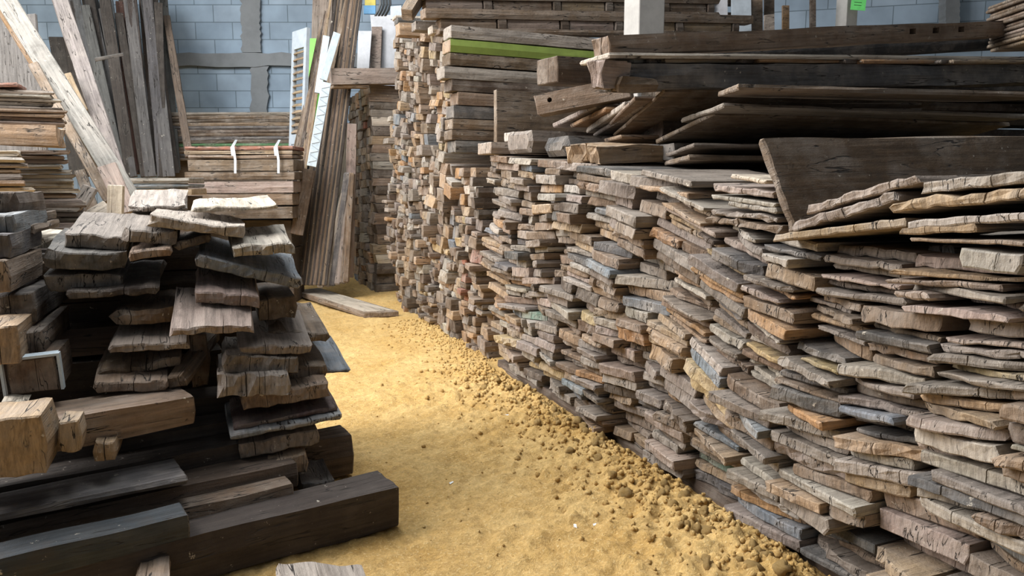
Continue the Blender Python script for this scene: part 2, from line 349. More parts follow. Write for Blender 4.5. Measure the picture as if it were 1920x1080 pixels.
# ================================================================== PROCEDURAL PILES
PAL_NEAR = [('grey', 26), ('pale grey', 16), ('brown', 17), ('tan', 12), ('pinkish grey', 10), ('honey-brown', 5), ('dark grey', 6), ('blue-grey', 4), ('dark brown', 4), ('umber', 3), ('reddish', 0.25), ('greenish', 0.8), ('yellowish', 1.0), ('bone', 1.5)]
PAL_FAR = [('tan', 22), ('brown', 24), ('honey-brown', 11), ('grey', 18), ('pale grey', 10), ('dark brown', 8), ('umber', 8), ('blue-grey', 3), ('reddish', 1), ('yellowish', 3), ('bone', 3)]
def pick(rng, pal):
    t = rng.uniform(0, sum(p[1] for p in pal))
    for n_, w_ in pal:
        t -= w_
        if t <= 0: return n_
    return pal[0][0]
def build_pile(seed, X, s0, s1, top, bands, colw, pal, kinds, thick, where, group, warp=0.0, lengths=(1.2, 1.9), prot=0.05, det=6, s_near=None, lim=None, split=0.25, gap=0.002, ragged=0.006, skew=0.16, thin_zone=None, z0=0.0):
    """Stack sawn lengths lying along +X with their ends on the plane x = X, from s0 (far) to s1 (near) along Y. top(s) is the pile's height.
    Tiers (bands) each have columns of their own, so that joints break."""
    rng = random.Random(seed)
    def Z(s, f):
        z = z0 + (top(s) - z0) * f
        return z + warp * math.sin(s * 2.3 + 1.0) * math.sin(math.pi * f) + warp * 0.5 * math.sin(s * 5.1 + f * 4) * math.sin(math.pi * f)
    nb = len(bands); fb = [0.0]
    tot = sum(bands)
    for b_ in bands: fb.append(fb[-1] + b_ / tot)
    for bi in range(nb):
        f0, f1 = fb[bi], fb[bi + 1]
        near = s_near(0.5 * (f0 + f1)) if s_near else s1
        s = s0; ci = 0
        while s > near + 0.05:
            wc = rng.uniform(*colw)
            if s - wc < near + colw[0] * 0.6: wc = s - near
            ci += 1; sc = s - wc / 2
            H = Z(sc, f1) - Z(sc, f0); ths = []
            mode = rng.choice(thick)
            thin_here = thin_zone and thin_zone(sc, (f0 + f1) / 2)
            if thin_here: mode = (0.020, 0.036)
            while sum(ths) < H - 0.012:
                ths.append(rng.uniform(*mode) if rng.random() < (0.85 if thin_here else 0.75) else rng.uniform(*rng.choice(thick)))
            k_ = H / sum(ths); ths = [t * k_ for t in ths]
            cp = rng.uniform(-prot, prot); acc = 0.0
            basecol = pick(rng, pal)
            for ri, t in enumerate(ths):
                fa = f0 + (f1 - f0) * acc / H
                parts = [(s - wc, s)]
                if wc > colw[0] * 1.5 and rng.random() < split:
                    q = s - wc * rng.uniform(0.35, 0.65); parts = [(q, s), (s - wc, q)]
                for pi, (a, b_) in enumerate(parts):
                    W = (b_ - a) - rng.uniform(0.002, 0.012); mid = (a + b_) / 2
                    if len(parts) == 1 and rng.random() < 0.3: q = rng.uniform(0.72, 0.95); mid += (1 - q) * W * 0.5 * rng.choice((-1, 1)); W *= q
                    zz = Z(mid, fa); sl = (Z(mid + 0.05, fa) - Z(mid - 0.05, fa)) / 0.1
                    L = rng.uniform(*lengths)
                    if lim: L = min(L, lim(mid, zz))
                    col = basecol if rng.random() < 0.35 else pick(rng, pal)
                    ncr = rng.choice((0, 0, 0, 1, 1, 2)) if det > 5 else 0
                    broken = rng.random() < 0.16
                    T = max(0.012, t - gap - rng.uniform(0, 0.012 if thin_here else 0.004))
                    wide = W > T * 2.2
                    nm, cat = kinds(T, W)
                    o = plank(nm, L, W, T, rng, col, skew=rng.gauss(0, skew), rough=(0.006 if thin_here else 0.004) if det > 5 else 0.002, wave=0.010 if thin_here else 0.003,  cracks=ncr, n=det, ragged=ragged * (2.5 if broken else 1), chip=rng.uniform(0.015, 0.05) if broken else 0.0,
                              bevel=rng.uniform(0.002, 0.006), skewz=rng.gauss(0, 0.12), round_end=rng.choice((0, 0, 0, 0.02)) if wide else 0)
                    xx = X(mid, zz) + cp + rng.gauss(0, prot * 0.55)
                    o.matrix_world = Matrix.Translation((xx, mid, zz)) @ Matrix.Rotation(math.atan(sl), 4, 'X') @ Matrix.Rotation(rng.gauss(0, 0.006), 4, 'Z')
                    look = ('broken-ended ' if broken else 'cracked ' if ncr >= 2 else '') + col
                    side = '' if len(parts) == 1 else (' far half' if pi == 0 else ' near half')
                    tier = ('lowest', 'second', 'third', 'fourth', 'fifth', 'sixth', 'seventh', 'eighth')[bi]
                    tag(o, f'{look} {nm.split("_")[-1]}{side}, {ordn(ri + 1)} up, {ordn(ci)} column, {tier} tier of {where}', cat, group)
                acc += t
            s -= wc
def lerp_tab(tab):
    def f(s):
        if s <= tab[0][0]: return tab[0][1]
        for (a, va), (b, vb) in zip(tab, tab[1:]):
            if s <= b: return va + (vb - va) * (s - a) / (b - a)
        return tab[-1][1]
    return f
NEAR_X = 1.71
def sz(x, y, X=NEAR_X): p = PX(x, y, X); return (p.y, p.z)
tabN = sorted([sz(905, 288), sz(1060, 302), sz(1240, 335), sz(1400, 430), sz(1600, 462), sz(1905, 485)])
near_top = lerp_tab(tabN)
build_pile(11, lambda s, z: NEAR_X - 0.06 * math.sin(max(0, min(1, z / 1.2)) * 2.2) + 0.05, 4.68, 0.98, near_top, (0.20, 0.23, 0.20, 0.25, 0.19, 0.16), (0.19, 0.36), PAL_NEAR,
           lambda T, W: ('thick_plank', 'plank') if T > 0.040 else ('thin_board', 'board'), [(0.042, 0.056), (0.046, 0.064), (0.028, 0.040), (0.036, 0.05)],
           'the wide pile', 'plank ends in the wide pile beside the sand', warp=0.035, prot=0.045, det=9, z0=0.055, thin_zone=lambda s, f: s < 2.45 and f > 0.52,
           lim=lambda s, z: 1.0 if s > 4.3 else 9)
for i, (x, lab) in enumerate(((1.84, 'dark bearer timber lying on the ground under the front edge of the wide pile'), (2.45, 'dark bearer timber under the middle of the wide pile'))):
    bar('bearer_timber', lab, 'timber', None, Vector((x, 0.95, 0.02)), Vector((x, 4.7, 0.02)), 0.10, 0.065, 'dark brown', 250 + i, cracks=0)
# battens: second pile
P2X = 1.79
topz2 = PY(850, 72, 5.5).z - 0.02
_t2 = lerp_tab(sorted([sz(738, 62, 1.79), sz(790, 62, 1.79), sz(846, 74, 1.79)]))
top2 = lambda s: _t2(s) if s > 5.5 else topz2
def pile2_near(f): return 4.86 if f < 0.60 else 5.62
build_pile(22, lambda s, z: P2X - 0.05 * math.sin(z * 1.6), 7.62, 4.86, top2, (0.30, 0.32, 0.28, 0.32, 0.30, 0.28, 0.26), (0.10, 0.22), PAL_FAR,
           lambda T, W: ('thin_batten', 'batten') if T < 0.050 else ('timber_batten', 'batten') if T < 0.072 else ('timber_offcut', 'timber'), [(0.038, 0.055), (0.05, 0.075), (0.07, 0.10), (0.08, 0.12)],
           'the batten pile', 'timber ends in the batten pile', warp=0.03, prot=0.045, det=4, s_near=pile2_near, lengths=(0.9, 1.5), split=0.35, skew=0.08,
           lim=lambda s, z: 0.85 if s < 5.1 else 9)
# squared blocks: third pile, farthest along the aisle
topz3 = PY(700, 165, 8.6).z
build_pile(33, lambda s, z: 1.72, 9.75, 8.28, lambda s: topz3, (0.4, 0.4, 0.42, 0.42, 0.4), (0.13, 0.22), PAL_FAR,
           lambda T, W: ('squared_timber', 'timber'), [(0.085, 0.11), (0.10, 0.125)],
           'the farthest squared pile', 'squared timbers at the far end of the aisle', warp=0.015, prot=0.02, det=4, lengths=(0.8, 1.1), split=0.1, skew=0.05)
exec_later = []
# ================================================================== HAND-PLACED: side column of the batten pile (long faces to us)
SIDE = [(46, 70, 'pale grey', 845, 'pale long plank on top of the batten pile, above the green one'),
        (72, 97, 'OLIVE', 843, 'long olive green painted plank near the top of the batten pile'),
        (98, 121, 'umber', 843, 'long brown plank directly under the green painted plank'),
        (123, 146, 'pale grey', 832, 'long pale weathered plank second below the green painted plank'),
        (147, 170, 'dark brown', 846, 'long dark plank third below the green painted plank'),
        (172, 196, 'brown', 858, 'long brown plank fourth below the green painted plank'),
        (197, 221, 'dark grey', 850, 'long dark grey plank fifth below the green painted plank'),
        (222, 242, 'brown', 848, 'long brown plank sixth below the green painted plank'),
        (243, 262, 'umber', 846, 'long umber plank seventh below the green painted plank'),
        (263, 286, 'dark grey', 853, 'long grey plank with a dark slot, lowest beside the standing board')]
for i, (a, b, col, xl, lab) in enumerate(SIDE):
    p = PY(xl, (a + b) / 2, 5.36); T = (PY(xl, a, 5.36) - PY(xl, b, 5.36)).length - 0.002
    mats = [M_OLIVE, M_END] if col == 'OLIVE' else None
    A = Vector((p.x, 5.36 + 0.09, p.z))
    o = bar('long_plank', lab, 'plank', 'long planks on the side of the batten pile', A, A + Vector((1.75 if i else 1.75, 0.04, -0.015)), 0.18, T, 'tan' if mats else col, 300 + i, mats=mats, cracks=0, n=4, rough=0.004)
# ladder-like purlins lying over the batten pile
def purlin(xl, xr, y_, Y, hh, label, seed, lift=0.0):
    A = PY(xl, y_, Y); B = PY(xr, y_ + 6, Y + 0.25); d = B - A; rng = random.Random(seed)
    e = bpy.data.objects.new('notched_rafter', None); COL.objects.link(e); e.location = A
    e.rotation_euler = (0, -math.asin(d.z / d.length), math.atan2(d.y, d.x)); L = d.length
    tag(e, label, 'rafter', 'notched rafters laid on the batten pile')
    def sub(nm, x0, x1, y0, y1, z0, z1, col):
        o = plank(nm, x1 - x0, y1 - y0, z1 - z0, rng, col, cracks=0, n=4, stations=8, rough=0.003); o.parent = e; o.location = (x0, (y0 + y1) / 2, z0); return o
    sub('top_chord', 0, L, -0.06, 0.06, hh * 0.55, hh, 'brown'); sub('bottom_chord', 0.1, L, -0.06, 0.06, -hh * 0.2, hh * 0.08, 'umber')
    x = 0.12
    while x < L - 0.5:
        x2 = min(L - 0.06, x + rng.uniform(0.42, 0.55))
        sub('infill_strip', x, x2, -0.04, 0.06, hh * 0.09, hh * 0.53, rng.choice(('tan', 'pinkish grey', 'brown'))); 
        sub('spacer', x2 + 0.01, x2 + 0.085, -0.055, 0.06, hh * 0.09, hh * 0.54, 'dark brown'); x = x2 + 0.1
purlin(770, 1398, 22, 6.05, 0.16, 'reddish brown notched rafter on the batten pile, upper and rear one', 71)
purlin(795, 1405, 58, 5.72, 0.155, 'brown notched rafter on the batten pile, lower one in front', 72)
A = PY(756, 24, 6.0); bar('rafter_end', 'short slanting brown rafter end propped at the corner of the batten pile', 'timber', None, PY(763, 28, 5.9), PY(800, -30, 6.3), 0.10, 0.09, 'brown', 73, up=_R)
# board sticking out over the aisle from the squared pile
bar('long_plank', 'brown board jutting out over the aisle, lying on top of the squared pile', 'plank', None, PY(620, 145, 8.2), PY(775, 143, 8.25), 0.16, 0.16, 'pinkish grey', 74, cracks=1)
bar('thin_board', 'thin tan board under the board jutting out over the aisle', 'board', None, PY(622, 163, 8.22), PY(690, 163, 8.24), 0.14, 0.03, 'tan', 75, cracks=0)
# flat things on the corner of the batten pile
for i, (xl, xr, y, Y, T, col, lab) in enumerate(((738, 800, 34, 6.9, 0.03, 'bone', 'thin pale board lying at the far top corner of the batten pile'), (742, 800, 41, 6.8, 0.05, 'dark grey', 'dark board under the thin pale board on the batten pile'),
        (745, 790, 56, 6.5, 0.10, 'tan', 'tan squared timber end near the top of the batten pile'), (775, 815, 50, 6.2, 0.07, 'grey', 'grey timber lying askew on the corner of the batten pile'), (806, 850, 57, 5.8, 0.06, 'bone', 'pale timber end on the batten pile beside the rafters'))):
    bar('timber_piece', lab, 'timber', None, PY(xl, y, Y), PY(xr, y, Y) + Vector((0.3, 0, 0)), 0.13, T, col, 80 + i, cracks=0)

# ================================================================== HAND-PLACED: top of the wide pile
def beamX(name, label, cat, xl, yt, yb, Y, xr, yr, Yr, W, col, seed, mats=None, up=None, **k):
    """Long timber: left end between yt and yb at depth row Y, running to (xr, yr) at Yr. W is its depth."""
    a = PY(xl, yt, Y); b = PY(xl, yb, Y); A = (a + b) / 2; A.y += W / 2; B = PY(xr, yr, Yr); B.y += W / 2
    return bar(name, label, cat, None, A, B, W, (a - b).length, col, seed, up=up, mats=mats, **k)
# the mortised beam on top, its three holes are real pockets built from pieces of one mesh
def mortised():
    a = PY(1143, 84, 3.05); b = PY(1890, 52, 3.22); d = b - a; L = d.length; rng = random.Random(401); T = 0.085; W = 0.14
    o = plank('mortised_beam', L, W, T, rng, 'brown', cracks=1, n=6, stations=26, rough=0.004, ragged=0.02, wave=0.006)
    md = o.modifiers.new('mortises', 'BOOLEAN'); md.operation = 'DIFFERENCE'; md.solver = 'EXACT'
    cut = []
    for px_ in (1734, 1782, 1834):
        q = (PY(px_, 48, 3.1) - a).dot(d.normalized()); cut.append((q - 0.026, q + 0.026, -W, -W / 2 + 0.07, T * 0.36, T * 0.36 + 0.030))
    V, Fc = [], []
    for q in cut:
        n_ = len(V); V += box_verts(*q); Fc += [tuple(i + n_ for i in f) for f in BOXF]
    cm = bpy.data.meshes.new('cut'); cm.from_pydata(V, [], Fc); co = bpy.data.objects.new('cut', cm); COL.objects.link(co)
    md.object = co; dg = bpy.context.evaluated_depsgraph_get(); me = bpy.data.meshes.new_from_object(o.evaluated_get(dg))
    o.modifiers.clear(); o.data = me; bpy.data.objects.remove(co)
    frame(o, a + Vector((0, W / 2, 0)), d, UP); o.matrix_world.translation -= Vector((0, 0, T / 2))
    tag(o, 'long brown beam with three square mortise holes, topmost on the wide pile', 'beam')
mortised()
beamX('wedge_beam', 'dark tapering timber propping up the far end of the mortised beam', 'timber', 1310, 92, 120, 3.42, 1900, 76, 3.42, 0.16, (0.04, 0.042, 0.045), 402, skewz=0.2)
beamX('edge_plank', 'pale topped flat plank lying under the mortised beam', 'plank', 1140, 98, 108, 3.0, 1990, 110, 3.1, 0.26, 'bone', 403, n=8)
for i, (x0, x1, c_) in enumerate(((1180, 1205, 'pale grey'), (1212, 1240, 'dark brown'), (1246, 1385, 'tan'), (1388, 1418, 'dark brown'), (1424, 1582, 'honey-brown'), (1584, 1612, 'dark brown'), (1620, 1762, 'honey-brown'), (1764, 1786, 'dark brown'), (1790, 1930, 'tan'))):
    bar('batten_strip', f'{c_} short batten strip under the pale topped plank, {ordn(i + 1)} along from its rotten end', 'batten', 'short batten strips under the pale topped plank',
        PY(x0, 112 + (x0 - 1180) * 0.004, 3.02) + Vector((0, 0.09, 0)), PY(x1, 112 + (x1 - 1180) * 0.004, 3.06) + Vector((0, 0.09, 0)), 0.16, 0.019, c_, 410 + i, cracks=0, n=4, stations=6)
beamX('rotten_beam', 'thick dark beam with a rotten crumbling end below the pale topped plank', 'beam', 1152, 118, 166, 3.0, 1995, 138, 3.12, 0.20, 'dark grey', 404, n=16, cracks=5, ragged=0.035, chip=0.03, wave=0.016, rough=0.010, stations=26)
beamX('rotten_chunk', 'splintered pinkish chunk hanging off the rotten beam end', 'wood chunk', 1128, 108, 162, 2.96, 1182, 140, 2.98, 0.10, 'pinkish grey', 405, n=8, cracks=4, ragged=0.03, wave=0.02, rough=0.012)
beamX('rotten_chunk', 'small brown splinter block wedged at the top of the rotten beam end', 'wood chunk', 1138, 112, 134, 2.97, 1176, 122, 2.99, 0.08, 'brown', 425, n=8, cracks=3, ragged=0.02, wave=0.02, rough=0.010)
beamX('rotten_chunk', 'reddish brown decayed lump at the foot of the rotten beam end', 'wood chunk', 1160, 146, 172, 2.96, 1232, 158, 2.98, 0.07, 'umber', 426, n=8, cracks=3, ragged=0.02, wave=0.025, rough=0.012)
beamX('short_beam', 'squared beam with a pale sawn end beside the rotten beam', 'beam', 1040, 104, 153, 3.75, 1260, 140, 3.9, 0.20, 'dark brown', 406, cracks=1)
DRILL = beamX('drilled_beam', 'brown beam with a drilled bolt hole, slanting below the rotten beam', 'beam', 1022, 178, 216, 3.75, 1200, 162, 3.45, 0.17, 'brown', 407, cracks=1, ragged=0.01)
bpy.context.view_layer.update()
cu = DRILL.matrix_world.inverted() @ PY(1032, 188, 3.74); hv = []; hf = []
for k in range(12):
    a_ = k * math.pi / 6; hv += [(cu.x + 0.013 * math.cos(a_), -0.2, cu.z + 0.013 * math.sin(a_)), (cu.x + 0.013 * math.cos(a_), -0.02, cu.z + 0.013 * math.sin(a_))]
hf = [(2 * k, 2 * k + 1, (2 * k + 3) % 24, (2 * k + 2) % 24) for k in range(12)] + [tuple(range(0, 24, 2)), tuple(range(23, 0, -2))]
cm = bpy.data.meshes.new('cut'); cm.from_pydata(hv, [], hf); co = bpy.data.objects.new('cut', cm); COL.objects.link(co); co.matrix_world = DRILL.matrix_world
md = DRILL.modifiers.new('hole', 'BOOLEAN'); md.operation = 'DIFFERENCE'; md.object = co
dg = bpy.context.evaluated_depsgraph_get(); me = bpy.data.meshes.new_from_object(DRILL.evaluated_get(dg)); DRILL.modifiers.clear()
if len(me.polygons) > 50: DRILL.data = me
bpy.data.objects.remove(co)
# standing board at the far corner
a = PY(930, 168, 4.62); b = PY(930, 282, 4.62)
bar('standing_board', 'broad brown board standing on edge at the far top corner of the wide pile', 'board', None, (a + b) / 2 + Vector((0, 0.02, 0)), (a + b) / 2 + Vector((0.95, 0.12, 0)), 0.045, (a - b).length, 'brown', 408, cracks=0)
beamX('squared_post_end', 'thick grey squared timber end sitting on the far top of the wide pile', 'timber', 990, 243, 285, 4.0, 1120, 268, 4.05, 0.30, 'grey', 420, bevel=0.02, cracks=1)
beamX('round_log', 'dark rounded log end beside the grey squared timber end', 'log', 1058, 254, 292, 3.62, 1200, 272, 3.67, 0.26, 'dark grey', 421, bevel=0.035, cracks=1)
beamX('thin_board', 'pale short board under the grey squared timber end', 'board', 962, 247, 264, 4.4, 1060, 257, 4.4, 0.16, 'bone', 422, cracks=1)
beamX('thin_board', 'long thin pinkish board lying flat on the far top corner of the wide pile', 'board', 920, 266, 288, 4.35, 1120, 282, 4.35, 0.24, 'pinkish grey', 424, cracks=1)
beamX('broken_slab', 'rotten tan slab with a hollow ragged edge below the round log', 'slab', 1108, 272, 306, 3.28, 1260, 286, 3.3, 0.25, 'tan', 423, cracks=3, ragged=0.05, chip=0.08, wave=0.035, rough=0.012, n=12)
# oblique boards fanning up to the right: (end low pixel, end high pixel, thickness px, run-out pixel y, colour, label)
FAN = [((1035, 232), (1118, 192), 10, 195, 'pinkish grey', 'narrow board with a sloping sawn end, highest of the fanned boards'),
       ((1068, 232), (1135, 200), 10, 208, 'honey-brown', 'orange-brown rotten board in the fan below the drilled beam'),
       ((1098, 240), (1170, 190), 13, 196, 'pale grey', 'thick pale board in the fan, its sloping end beside the rotten one'),
       ((1130, 240), (1188, 180), 9, 190, 'brown', 'thin brown board in the fan with a stepped sloping end'),
       ((1112, 250), (1203, 192), 9, 200, 'grey', 'thin grey board in the fan lying under the stepped one'),
       ((1150, 250), (1245, 165), 8, 166, 'umber', 'long brown board rising to a blunt point at the head of the fan'),
       ((1090, 270), (1165, 252), 8, 262, 'tan', 'thin tan board lowest in the fan, above the rotten slab'),
       ((1345, 172), (1385, 157), 13, 172, 'brown', 'long board with a pale blunt end under the rotten beam'),
       ((1276, 222), (1356, 193), 11, 214, 'pale grey', 'long dark board with a chipped pale edge, upper of the overhanging pair'),
       ((1228, 262), (1340, 206), 10, 231, 'umber', 'long dark overhanging board, lower of the pair, with a shadowed underside'),
       ((1247, 288), (1300, 268), 9, 272, 'grey', 'thin rounded board below the overhanging pair'),
       ((1245, 302), (1292, 290), 11, 296, 'brown', 'thick rounded board under the thin rounded board')]
def fan(lo, hi, tpx, yr, col, label, seed):
    """Board with an oblique end: its near corner is the high one."""
    rng = random.Random(seed)
    Yl = 3.05 + (1300 - lo[0]) * 0.0042; Yh = max(2.3, Yl - 0.42 - (lo[1] - hi[1]) * 0.002)
    a = PY(lo[0], lo[1], Yl); b = PY(hi[0], hi[1], Yh)
    W = abs(Yl - Yh); T = tpx * Yh / FPX
    right = PY(2000, yr + (2000 - hi[0]) * 0.004, Yh)
    x = (right - b); L = min(x.length, 1.9); x = x.normalized()
    e = (a - b)                         # from near corner to far corner
    sk = e.dot(x); yv = e - x * sk; W = yv.length
    o = plank('fanned_board', L, W, T, rng, col, skew=0, cracks=2, n=8, stations=14, rough=0.004, ragged=0.008)
    yv = yv.normalized(); zv = x.cross(yv)
    for v in o.data.vertices:
        f = max(0.0, 1 - v.co.x / max(0.5, L * 0.8)); v.co.x += sk * (v.co.y / W + 0.5) * f
    o.matrix_world = Matrix(((x.x, yv.x, zv.x, 0), (x.y, yv.y, zv.y, 0), (x.z, yv.z, zv.z, 0), (0, 0, 0, 1)))
    o.matrix_world.translation = b + yv * (W / 2) - zv * T
    tag(o, label, 'board')
for i, q in enumerate(FAN): fan(*q, 500 + i)
# more long dark planks carrying the overhang, laid flat on the pile
for i, (xl, yt, yb, Y, col, lab) in enumerate(((1300, 128, 158, 3.6, 'black-brown', 'black long plank set back behind the rotten beam'), (1262, 157, 176, 3.3, 'umber', 'long dark plank running just under the rotten beam'), (1250, 178, 196, 3.35, 'dark brown', 'long dark plank between the rotten beam and the overhanging boards'),
        (1245, 200, 222, 3.4, 'umber', 'long dark plank deep behind the overhanging boards, upper one'), (1240, 224, 262, 3.45, 'dark brown', 'wide dark plank deep behind the overhanging boards, lower one'),
        (1262, 268, 300, 3.2, 'dark grey', 'dark plank behind the broad leaning board'))):
    beamX('long_plank', lab, 'plank', xl, yt, yb, Y, 2050, (yt + yb) / 2 + 18, Y + 0.1, 0.3, col, 530 + i, stations=16, rough=0.006)
# broad brown board leaning
A0 = PX(1480, 440, 1.69); top_l = PY(1420, 266, A0.y + 0.13)
cx = (A0 + top_l) / 2; along = Vector((1.0, -0.02, 0.03)).normalized(); wid = (top_l - A0)
e = wid - along * wid.dot(along)
o = plank('broad_board', 1.7, e.length, 0.028, random.Random(61), 'umber', cracks=0, n=10, stations=22, rough=0.005, ragged=0.01, wave=0.004)
skw = wid.dot(along)
for v in o.data.vertices: v.co.x += skw * (v.co.y / e.length) * max(0, 1 - v.co.x / 1.2)
yv = e.normalized(); zv = along.cross(yv)
o.matrix_world = Matrix(((along.x, yv.x, zv.x, cx.x), (along.y, yv.y, zv.y, cx.y), (along.z, yv.z, zv.z, cx.z), (0, 0, 0, 1)))
tag(o, 'broad brown board leaning on edge on top of the wide pile', 'board')
# loose boards piled on the near end, ends on the aisle face: (far corner px, near corner px, thickness px, colour, raggedness, label)
LOOSE = [((1512, 402), (1722, 342), 17, 'pinkish grey', 0.012, 'crumbling worm-eaten board sloping up across the foot of the broad leaning board'),
         ((1485, 434), (1680, 378), 19, 'grey', 0.012, 'rough grey board directly below the crumbling worm-eaten board'),
         ((1448, 453), (1700, 424), 15, 'tan', 0.006, 'orange-tan sawn board with nail holes under the rough grey board'),
         ((1726, 362), (2000, 333), 22, 'pale grey', 0.012, 'thick pale cracked board highest at the near end of the wide pile'),
         ((1672, 398), (1985, 366), 22, 'tan', 0.018, 'termite-eaten board with root fibres hanging from its edge'),
         ((1700, 430), (1960, 412), 17, 'pale grey', 0.004, 'pale flat board below the termite-eaten board'),
         ((1684, 441), (1830, 434), 14, 'tan', 0.004, 'short tan board below the pale flat board'),
         ((1702, 452), (1960, 464), 8, 'brown', 0.003, 'thin brown board under the short tan board, above the gap'),
         ((1335, 358), (1450, 372), 13, 'pinkish grey', 0.008, 'pinkish cracked board beside the lower corner of the broad leaning board'),
         ((1332, 372), (1452, 390), 9, 'pale grey', 0.005, 'thin pale board second below the broad leaning board corner'),
         ((1365, 386), (1455, 402), 10, 'pale grey', 0.005, 'thin pale board third below the broad leaning board corner'),
         ((1330, 400), (1460, 418), 11, 'grey', 0.02, 'rotten frayed board end below the thin pale boards'),
         ((1325, 416), (1462, 436), 12, 'brown', 0.025, 'rotten brown splintered board end lowest of the frayed ones'),
         ((1368, 334), (1436, 346), 8, 'bone', 0.003, 'thin bone-coloured board just beside the broad leaning board'),
         ((1200, 328), (1296, 352), 12, 'grey', 0.006, 'grey flat board on top of the stacked columns below the overhang'),
         ((1190, 352), (1290, 372), 9, 'tan', 0.012, 'frayed tan board under the grey flat board below the overhang')]
def loose(c0, c1, tpx, col, rag, label, seed, X=1.66, L=0.9):
    rng = random.Random(seed); a = PX(c0[0], c0[1], X); b = PX(c1[0], c1[1], X)   # lower edge of the end
    T = tpx * ((a.y + b.y) / 2 * 0.93 + 0.65) / FPX * 0.92
    d = a - b; W = d.length; yv = d.normalized(); x = Vector((1, rng.uniform(-.03, .03), 0)); x = (x - yv * x.dot(yv)).normalized(); zv = x.cross(yv)
    o = plank('worn_board', L, W, T, rng, col, cracks=rng.choice((2, 3, 4)), n=14, stations=8, rough=0.003 + rag * 0.35, ragged=rag, wave=rag * 0.5, bevel=0.004)
    o.matrix_world = Matrix(((x.x, yv.x, zv.x, 0), (x.y, yv.y, zv.y, 0), (x.z, yv.z, zv.z, 0), (0, 0, 0, 1)))
    o.matrix_world.translation = (a + b) / 2
    tag(o, label, 'board', None)
for i, q in enumerate(LOOSE): loose(*q, 600 + i, X=1.60 if i < 8 else 1.68, L=0.9 if i < 8 else 0.55)
# the two blocks in the gap at the near end
q = PX(1800, 516, 1.64); q1 = PX(1912, 516, 1.64)
loose((1797, 500), (1912, 517), 38, 'pale grey', 0.004, 'thick pale block end jutting out at the near end below the gap', 640, 1.60, 0.5)
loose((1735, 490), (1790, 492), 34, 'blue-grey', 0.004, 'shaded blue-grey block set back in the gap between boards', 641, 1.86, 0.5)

# ================================================================== LEFT PILE (near): two cross-piled towers over long beams
def front(name, label, cat, xl, yt, yb, xr, Y, L, col, seed, pitch=0.0, roll=0.0, yaw=0.0, mats=None, group=None, yr=None, **k):
    """Piece whose worn end faces us at depth row Y; (xl, yt..yb) is its left edge, xr its right edge."""
    a = PY(xl, yt, Y); b = PY(xl, yb, Y); r_ = PY(xr, yb if yr is None else yr, Y); W = max(0.03, r_.x - a.x); T = max(0.012, a.z - b.z)
    rng = random.Random(seed); k.setdefault('cracks', 1); k.setdefault('n', 16); k.setdefault('stations', 14); k.setdefault('rough', 0.007); k.setdefault('ragged', 0.012); k.setdefault('skew', rng.uniform(-0.12, 0.12)); k.setdefault('wave', 0.008)
    o = plank(name, L, W, T, rng, col, mats, **k)
    if yr is not None: roll += math.degrees(math.atan2(r_.z - b.z, W))
    o.matrix_world = Matrix.Translation((b.x + W / 2, Y, b.z + (r_.z - b.z) / 2 if yr is not None else b.z)) @ Matrix.Rotation(R(yaw), 4, 'Z') @ Matrix.Rotation(R(roll), 4, 'Y').inverted() @ Matrix.Rotation(R(pitch), 4, 'X') @ Matrix.Rotation(R(90), 4, 'Z')
    return tag(o, label, cat, group)
